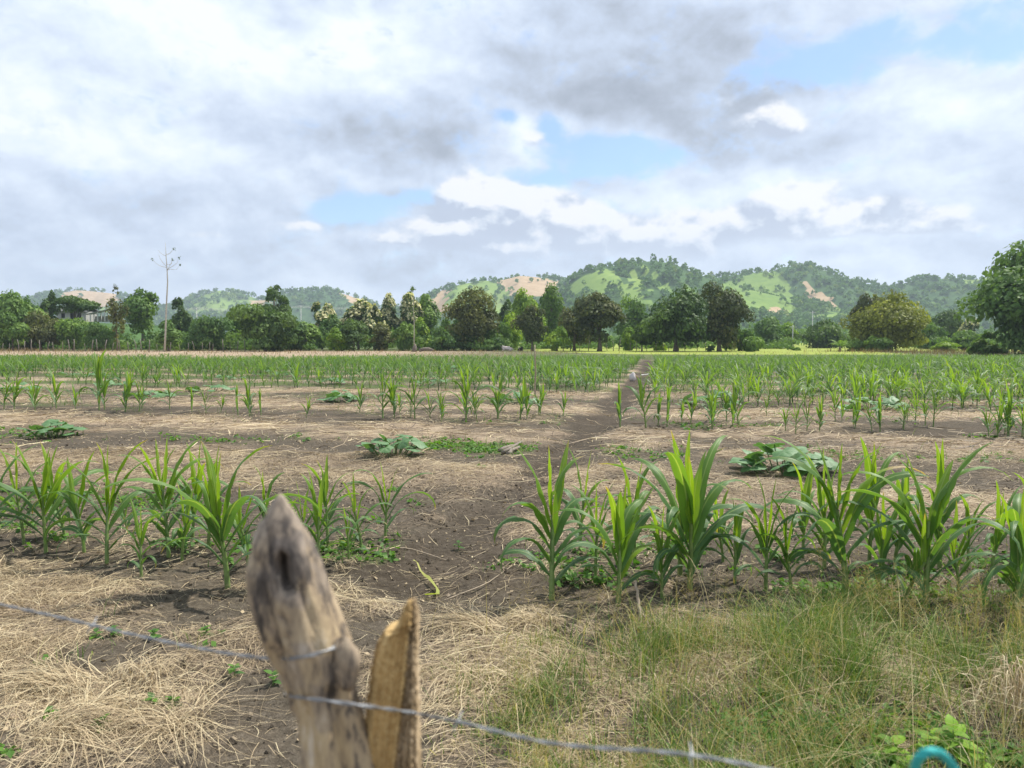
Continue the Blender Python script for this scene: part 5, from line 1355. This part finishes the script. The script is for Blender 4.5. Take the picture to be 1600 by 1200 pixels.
# ================================================================== sticks, curled leaf, stake, pipes
def rod(name, pts, r, mat, label, cat, K=10, jit=.15, n=7):
    rng = np.random.default_rng(abs(hash(label)) % 9999 if False else len(label) * 7)
    pts = np.array(pts, float); u = np.linspace(0, len(pts) - 1, K)
    P = np.stack([np.interp(u, np.arange(len(pts)), pts[:, c]) for c in range(3)], -1)
    P += rng.normal(0, r * jit * 3, P.shape) * np.array([1, 1, .4])
    o0 = P.mean(0); R = np.interp(np.linspace(0, 1, K), [0, .5, 1], [r, r * .95, r * .6]) * rng.uniform(1 - jit, 1 + jit, K)
    V, Q, T_ = tube(P - o0, R, n)
    o = link(name, mesh(name, V, Q, T_, M[mat]), None, o0); tag(o, label, cat); return o
def gp(px, py, h=0.0):
    p = ground_pt(px, py); p[2] = float(surf(p[0], p[1])) + h; return p
rod('stick', [gp(1045, 957, .01), gp(1110, 978, .02), gp(1182, 1001, .012)], .008, 'stick', 'straight grey stick lying on the soil left of the right grass', 'stick')
rod('stick', [gp(1155, 966, .012), gp(1210, 972, .02), gp(1262, 984, .012)], .009, 'stick', 'thicker grey stick lying just right of the straight one', 'stick')
rod('dry_stalk', [gp(1004, 986, .0), gp(998, 975, .10), gp(993, 968, .20)], .010, 'dryleaf', 'split dry stalk standing in the grass by the second front maize plant', 'dry stalk')
rod('dry_stalk', [gp(1018, 985, .0), gp(1003, 978, .06), gp(995, 972, .13)], .006, 'dryleaf', 'thin dry stalk leaning on the split one', 'dry stalk')
for k, (a, b) in enumerate((((786, 708), (816, 693)), ((792, 711), (812, 702)), ((780, 705), (806, 697)))):
    rod('cut_branch', [gp(*a, .03), gp(*b, .05)], .03, 'stick', ['longest cut branch on the small pile by the path', 'front cut branch on the small pile by the path', 'rear cut branch on the small pile by the path'][k], 'branch', 5)
rod('dry_stalk', [gp(880, 690, .01), gp(945, 682, .03), gp(1030, 676, .015)], .010, 'dryleaf', 'long pale dry stalk lying across the path', 'dry stalk')
rod('dry_stalk', [gp(660, 640, .03), gp(690, 638, .06), gp(720, 636, .03)], .014, 'dryleaf', 'pale dry stalk lying by the tall maize of the left second row', 'dry stalk')
rod('dry_stalk', [gp(560, 862, .0), gp(640, 855, .02), gp(700, 862, .0)], .005, 'dryleaf', 'thin pale stem lying on dark soil beside the path', 'dry stalk')
rod('dry_stalk', [gp(690, 935, .005), gp(760, 918, .03), gp(800, 888, .01)], .004, 'dryleaf', 'thin curved stem lying at the edge of the dark soil', 'dry stalk')
rod('white_pipe', [gp(866, 583, .30), gp(925, 586, .30), gp(984, 587, .28)], .022, 'concrete', 'thin white pipe running left from the white bag over the crop', 'pipe')
rod('white_pipe', [gp(1000, 589, .15), gp(1012, 588, .15), gp(1026, 587, .15)], .022, 'concrete', 'short white pipe just right of the white bag', 'pipe')
def bag():
    M['bag'] = plain('white_plastic', (.66, .60, .58), .5, .12, 5); p = gp(988, 593)
    rng = np.random.default_rng(2); V, Q, T_ = tube([(0, 0, 0), (.02, 0, .10), (0, .02, .24), (.03, 0, .32), (.05, 0, .36)], [.09, .13, .12, .07, .03], 12)
    V = V + rng.normal(0, .018, V.shape); o = link('plastic_bag', mesh('plastic_bag', V, Q, T_, M['bag']), None, p); tag(o, 'crumpled white plastic bag beside the path at the back of the field', 'bag')
bag()
p0 = gp(836, 622)
rod('wooden_stake', [p0 + (0, 0, -.05), p0 + (.01, 0, .7), p0 + (-.01, 0, 1.47)], .026, 'dryleaf', 'upright wooden stake standing in the field left of the path', 'stake', 6, .08)
def curled():
    px = [(646, 880), (652, 884), (657, 892), (664, 897), (669, 905), (676, 911), (684, 917), (684, 922), (676, 923), (664, 922)]
    P = np.array([gp(a, b, .012) for a, b in px]); P[:, 2] += [.05, .055, .03, .02, .03, .02, .01, .012, .02, .012]
    n = len(px); o0 = P.mean(0); T_ = np.gradient(P, axis=0); S = np.cross(T_, (0, 0, 1.0)); S /= np.linalg.norm(S, axis=1)[:, None]; S[:, 2] = np.sin(np.arange(n) * 1.3) * .8
    w = .014 * np.interp(np.arange(n), [0, 2, 6, 9], [.5, .5, .8, 1.0])
    V, Q = ribbons((P - o0)[None], S[None], w[None])
    o = link('wilted_leaf', mesh('wilted_leaf', V, Q, None, M['wilted'], {'lf': np.linspace(1, .1, 2 * n)[:, None]}), None, o0); tag(o, 'curled yellow maize leaf lying on the dark soil at the end of the path', 'leaf')
curled()

# ================================================================== fence in the foreground
def wood_mat(name, stops, ring, scale):
    m, N = material(name)
    pos = N.n('ShaderNodeTexCoord').outputs['Object']
    mp = N.n('ShaderNodeMapping', Vector=pos, Scale=(1, 1, .30)).outputs[0]
    a = N.noise(mp, scale, 6, .62, .5); b = N.noise(mp, scale * 5, 5, .65); e = N.noise(pos, 9, 3, .5)
    f = N.m('MULTIPLY_ADD', b, .30, N.m('MULTIPLY_ADD', e, .25, N.m('MULTIPLY', a, .45)))
    c = N.ramp(f, stops)
    at_ = N.n('ShaderNodeAttribute', {'attribute_name': 'lf'}); s = N.n('ShaderNodeSeparateColor', Color=at_.outputs['Color'])
    c = N.mix(s.outputs[0], c, N.ramp(f, [(.38, (.04, .034, .030)), (.46, (.14, .115, .095)), (.54, (.31, .255, .205)), (.62, (.50, .43, .36))]))
    p = N.n('ShaderNodeBsdfPrincipled', Base_Color=c, Roughness=.85)
    bp = N.n('ShaderNodeBump', Strength=.8, Distance=.004, Height=N.m('ADD', a, N.m('MULTIPLY', b, .5))); N.L.new(bp.outputs[0], p.inputs['Normal'])
    finish(N, p.outputs[0]); return m
M['post'] = wood_mat('weathered_wood', [(.38, (.024, .021, .018)), (.45, (.11, .088, .068)), (.49, (.36, .27, .165)), (.56, (.50, .38, .22)), (.63, (.62, .53, .40))], 1, 26)
M['fresh'] = wood_mat('split_wood', [(.35, (.36, .235, .095)), (.5, (.50, .335, .135)), (.65, (.62, .45, .21))], 1, 30)
M['wire'] = plain('galvanised_wire', (.30, .31, .32), .5, .3, 120, .7)
M['rope'] = plain('teal_rope', (.03, .40, .38), .6, .15, 90)
PD = 0.75                                        # distance of the post
post_o = at(520, 1200, PD)
post_base = np.array([post_o[0] + .02, PD + .02, 0.0])
def fence_post():
    root = empty('fence_post', post_base); tag(root, 'rough split wooden fence post close to the camera carrying the wires', 'fence post')
    rows = [(776, 432, 444), (790, 423, 452), (815, 408, 468), (850, 395, 487), (890, 385, 503), (930, 390, 518), (965, 402, 531), (1000, 417, 545), (1040, 437, 550), (1080, 450, 558), (1120, 460, 570), (1160, 467, 582), (1200, 472, 594)]
    n = 48; Vs, At = [], []
    ys = np.linspace(776, 1200, 66)
    L = np.interp(ys, [r[0] for r in rows], [r[1] for r in rows]); R = np.interp(ys, [r[0] for r in rows], [r[2] for r in rows])
    a = np.arange(n) * 2 * np.pi / n
    for y, l, r in zip(ys, L, R):
        pl, pr = at(l, y, PD), at(r, y, PD); c = (pl + pr) / 2; rad = (pr[0] - pl[0]) / 2
        k = 1 + .10 * (fbm(np.cos(a) * 2 + 9, np.sin(a) * 2 + y / 60, 3, 5) - .5) * 2 + .05 * np.sin(a * 5 + y / 70)
        ring = np.stack([c[0] + rad * np.cos(a) * k, c[1] + .9 * rad * np.sin(a) * k, np.full(n, c[2])], -1)
        # hole and cracks pressed into the front
        px, py = project(ring)
        front = np.sin(a) < .15
        hx, hy = (px - 447 - (y - 880) * .18) / 11., (y - 882) / 25.
        dep = np.where(front, np.exp(-(hx ** 2 + hy ** 2) ** 3) * .06, 0)
        for (x0, y0, x1, y1, wd, dp) in ((395, 860, 440, 1020, 7, .008), (520, 1060, 545, 1200, 10, .012), (425, 990, 470, 1130, 6, .006), (478, 1090, 500, 1200, 7, .008), (410, 800, 432, 905, 4, .006), (468, 890, 500, 1000, 4, .007), (440, 925, 452, 1010, 3, .005), (455, 1110, 470, 1200, 4, .006)):
            xc = x0 + (x1 - x0) * np.clip((y - y0) / (y1 - y0), 0, 1); inn = sst(y, y0 - 15, y0 + 15) * (1 - sst(y, y1 - 15, y1 + 15))
            dep = dep + np.where(front, np.exp(-((px - xc) / wd) ** 2) * dp * inn, 0)
        dirn = c - ring; dirn[:, 2] = 0; dirn /= np.linalg.norm(dirn, axis=1)[:, None] + 1e-9
        ring = ring + dirn * np.minimum(dep, rad * .9)[:, None]
        Vs.append(ring)
        old = sst(1000 + 60 * np.sin(a * 3) - y, -90, 120) * .36 + .45 * sst(840 - y, -25, 30) + .45 * (fbm(a * 1.4 + 3, np.full(n, y / 45.), 3, 8) > .56)
        At.append(np.clip(old, 0, 1))
    bot = Vs[-1]
    for z in (.9, .6, .3, -.15):
        q = bot.copy(); q[:, 2] = z; q[:, :2] += (np.array([post_base[0], post_base[1]]) - q[:, :2].mean(0)) * (1 - z / 1.2) ; Vs.append(q); At.append(np.full(n, .4))
    m = len(Vs); V = np.vstack(Vs) - post_base; i = np.arange(m - 1)[:, None] * n; j = np.arange(n)[None]; j2 = (j + 1) % n
    Q = np.stack([i + j, i + n + j, i + n + j2, i + j2], -1).reshape(-1, 4)
    top = Vs[0].mean(0) + np.array([0, 0, .004]) - post_base; V = np.vstack([V, top]); At = np.concatenate(At + [np.array([.7])])
    T_ = [(m * n, jj, (jj + 1) % n) for jj in range(n)]
    link('post', mesh('post', V, Q, T_, M['post'], {'lf': At[:, None]}), root)
    # split-off prong on the right: yellow inner face, grey weathered back
    def prong(rows, depth, mat, name, thick, g):
        Vs = []; nf = 16; g_ = np.random.default_rng(int(thick * 1e4) + len(rows)); gro = g_.normal(0, .0016, nf); gro[g_.integers(0, nf, 3)] += .004
        ys = np.linspace(rows[0][0], rows[-1][0], 70); rr = np.array(rows, float)
        for k, y in enumerate(ys):
            l, r = np.interp(y, rr[:, 0], rr[:, 1]), np.interp(y, rr[:, 0], rr[:, 2])
            l += 3.0 * (fbm(np.array([y / 9.]), np.array([1.0]), 3, 3)[0] - .5) * 2; f = min(1, .25 + k / 12)
            pl, pr = at(l, y, depth), at(r, y, depth); w = pr - pl
            u = np.linspace(0, 1, nf)[:, None]
            dep = -.007 * f * np.sin(np.pi * u[:, 0]) ** .6 + f * gro * (.7 + .6 * fbm(np.arange(nf) * .9, np.full(nf, y / 40.), 2, 2)) + .005 * u[:, 0]
            front = pl + w * u; front[:, 1] += dep
            Vs.append(np.vstack([front, pr + (0, thick * f, 0), pl + w * .5 + (0, thick * 1.25 * f, 0), pl + (.002, thick * .9 * f, 0)]))
        b = Vs[-1].copy(); b[:, 2] = .5; Vs.append(b); n = nf + 3; m = len(Vs)
        V = np.vstack(Vs); V = V + np.random.default_rng(5).normal(0, .0007, V.shape) - post_base
        i = np.arange(m - 1)[:, None] * n; j = np.arange(n)[None]; j2 = (j + 1) % n
        Q = np.stack([i + j, i + n + j, i + n + j2, i + j2], -1).reshape(-1, 4)
        V = np.vstack([V, V[:n].mean(0)]); T_ = [(m * n, jj, (jj + 1) % n) for jj in range(n)]
        link(name, mesh(name, V, Q, T_, M[mat], {'lf': np.full((len(V), 1), g)}, smooth=False), root)
    prong([(940, 636, 641), (960, 627, 641), (985, 615, 640), (988, 600, 639), (1005, 590, 637), (1040, 581, 634), (1080, 574, 630), (1130, 569, 624), (1200, 572, 616)], PD - .004, 'fresh', 'splinter', .030, 0.0)
    prong([(938, 641, 648), (960, 639, 650), (1010, 638, 650), (1060, 634, 650), (1110, 628, 651), (1200, 614, 652)], PD + .006, 'fresh', 'splinter', .030, .55)
    # flattened branch stub on the right shoulder
    c = at(541, 1036, PD - .016) - post_base
    th, ph = np.meshgrid(np.linspace(0, 2 * np.pi, 22, endpoint=False), np.linspace(.02, np.pi - .02, 12))
    k = 1 + .42 * (fbm(np.cos(th) * 1.9 + 5, ph * 2.2 + np.sin(th), 4, 9) - .5) * 2
    V = np.stack([.0150 * np.sin(ph) * np.cos(th) * k - .004 * np.cos(ph), .0115 * np.sin(ph) * np.sin(th) * k, .0250 * np.cos(ph) * k], -1).reshape(-1, 3) + c
    i = np.arange(11)[:, None] * 22; j = np.arange(22)[None]; j2 = (j + 1) % 22
    Q = np.stack([i + j, i + 22 + j, i + 22 + j2, i + j2], -1).reshape(-1, 4)
    link('knot', mesh('knot', V, Q, None, M['post'], {'lf': np.full((len(V), 1), .55)}), root)
fence_post()
def barbed_wire(pts, label, stop_barbs, name='barbed_wire'):
    pts = np.array(pts); seg = np.concatenate([[0], np.cumsum(np.linalg.norm(np.diff(pts, axis=0), axis=1))])
    u = np.arange(0, seg[-1], .004); P = np.stack([np.interp(u, seg, pts[:, c]) for c in range(3)], -1)
    k = np.array([1, 2, 3, 4, 5, 4, 3, 2, 1.]); k /= k.sum()
    Pp = np.vstack([np.repeat(P[:1], 4, 0), P, np.repeat(P[-1:], 4, 0)]); P = np.stack([np.convolve(Pp[:, c], k, 'valid') for c in range(3)], -1)
    T_ = np.gradient(P, axis=0); T_ /= np.linalg.norm(T_, axis=1)[:, None]
    U = np.cross(T_, (0, 0, 1.0)); U /= np.linalg.norm(U, axis=1)[:, None]; Wv = np.cross(T_, U)
    o0 = P.mean(0); root = empty(name, o0); tag(root, label, 'barbed wire')
    for s in (0, math.pi):
        ph = u * 2 * math.pi / .055 + s
        C = P + 0.00095 * (np.cos(ph)[:, None] * U + np.sin(ph)[:, None] * Wv)
        V, Q, T3 = tube(C - o0, .0009, 7); link('strand', mesh('strand', V, Q, T3, M['wire']), root)
    for b in stop_barbs:
        i = int(np.argmin(np.abs(u - b * seg[-1])))
        for s in (1, -1):
            d1 = (U[i] * s + Wv[i] * .8 * s + T_[i] * .25 * s); d1 /= np.linalg.norm(d1)
            C = [P[i] - d1 * .003 + T_[i] * .002 * s, P[i] + d1 * .003 - T_[i] * .001 * s, P[i] + d1 * .012]
            V, Q, T3 = tube(np.array(C) - o0, [.0010, .0010, .0004], 6); link('barb', mesh('barb', V, Q, T3, M['wire']), root)
def on_fence(px, py, extra=0.0):                 # the fence line runs obliquely past the post
    cx = (px - 800) / F_PX
    d = (PD - .39 * .237) / (1 + .39 * cx); return at(px, py, d + extra)
fr = -.030
w1 = [on_fence(px, py) for px, py in ((-260, 905), (-120, 925), (0, 944), (100, 966), (200, 990), (290, 1009), (360, 1022), (410, 1028))] + \
     [at(434, 1030, PD - .012), at(455, 1029, PD - .036), at(480, 1026, PD - .043), at(505, 1019, PD - .036), at(528, 1010, PD - .018), at(541, 1000, PD - .002), at(546, 985, PD + .003)]
barbed_wire(w1, 'upper barbed wire coming from the left and wrapped round the post', (.10, .33, .56))
w2 = [at(446, 1082, PD + .02), at(452, 1088, PD - .018), at(480, 1091, PD - .045), at(520, 1096, PD - .050), at(570, 1103, PD - .050), at(620, 1110, PD - .020), at(652, 1115, PD - .002)] + \
     [on_fence(px, py) for px, py in ((720, 1128), (800, 1149), (850, 1160), (920, 1168), (1000, 1172), (1070, 1178), (1150, 1191), (1250, 1215), (1350, 1246), (1450, 1280), (1600, 1330), (1800, 1400))]
barbed_wire(w2, 'lower barbed wire tied across the post and sagging away to the right', (.36, .62, .88))
def rope():
    px = [(1452, 1296), (1440, 1262), (1430, 1225), (1428, 1200), (1434, 1184), (1446, 1176), (1460, 1174), (1474, 1180), (1486, 1194), (1497, 1212), (1505, 1240), (1496, 1272), (1470, 1292), (1446, 1290)]
    d = (PD - .39 * .237) / (1 + .39 * .57)
    P = np.array([at(a, b, d - .004 + .010 * math.sin(k * .9)) for k, (a, b) in enumerate(px)])
    u = np.linspace(0, len(px) - 1, 90); k = np.arange(len(px))
    C = np.stack([np.interp(u, k, P[:, c]) for c in range(3)], -1)
    for _ in range(10): C[1:-1] = (C[:-2] + 2 * C[1:-1] + C[2:]) / 4
    o0 = C.mean(0); root = empty('rope_loop', o0); tag(root, 'teal plastic rope loop tied to the wire at the bottom right', 'rope')
    T_ = np.gradient(C, axis=0); T_ /= np.linalg.norm(T_, axis=1)[:, None]; U = np.cross(T_, (0, 1.0, .1)); U /= np.linalg.norm(U, axis=1)[:, None]; Wv = np.cross(T_, U)
    L = np.concatenate([[0], np.cumsum(np.linalg.norm(np.diff(C, axis=0), axis=1))])
    for s in range(3):
        ph = L * 2 * math.pi / .022 + s * 2.094
        V, Q, T3 = tube(C + .0017 * (np.cos(ph)[:, None] * U + np.sin(ph)[:, None] * Wv) - o0, .0019, 8); link('strand', mesh('strand', V, Q, T3, M['rope']), root)
rope()

# ================================================================== air
def haze():
    V, Q, _ = box((0, 1150, 98), (5200, 3600, 208))
    m, N = material('haze'); p = N.n('ShaderNodeVolumePrincipled', Density=HAZE)
    p.inputs['Color'].default_value = (.74, .86, 1.0, 1); p.inputs['Anisotropy'].default_value = .2
    o = N.n('ShaderNodeOutputMaterial'); N.L.new(p.outputs[0], o.inputs['Volume'])
    tag(link('haze', mesh('haze', V, Q, None, m, smooth=False)), 'thin bluish haze over the valley', 'haze', kind='stuff')
HAZE = 0.00027
if HAZE: haze()
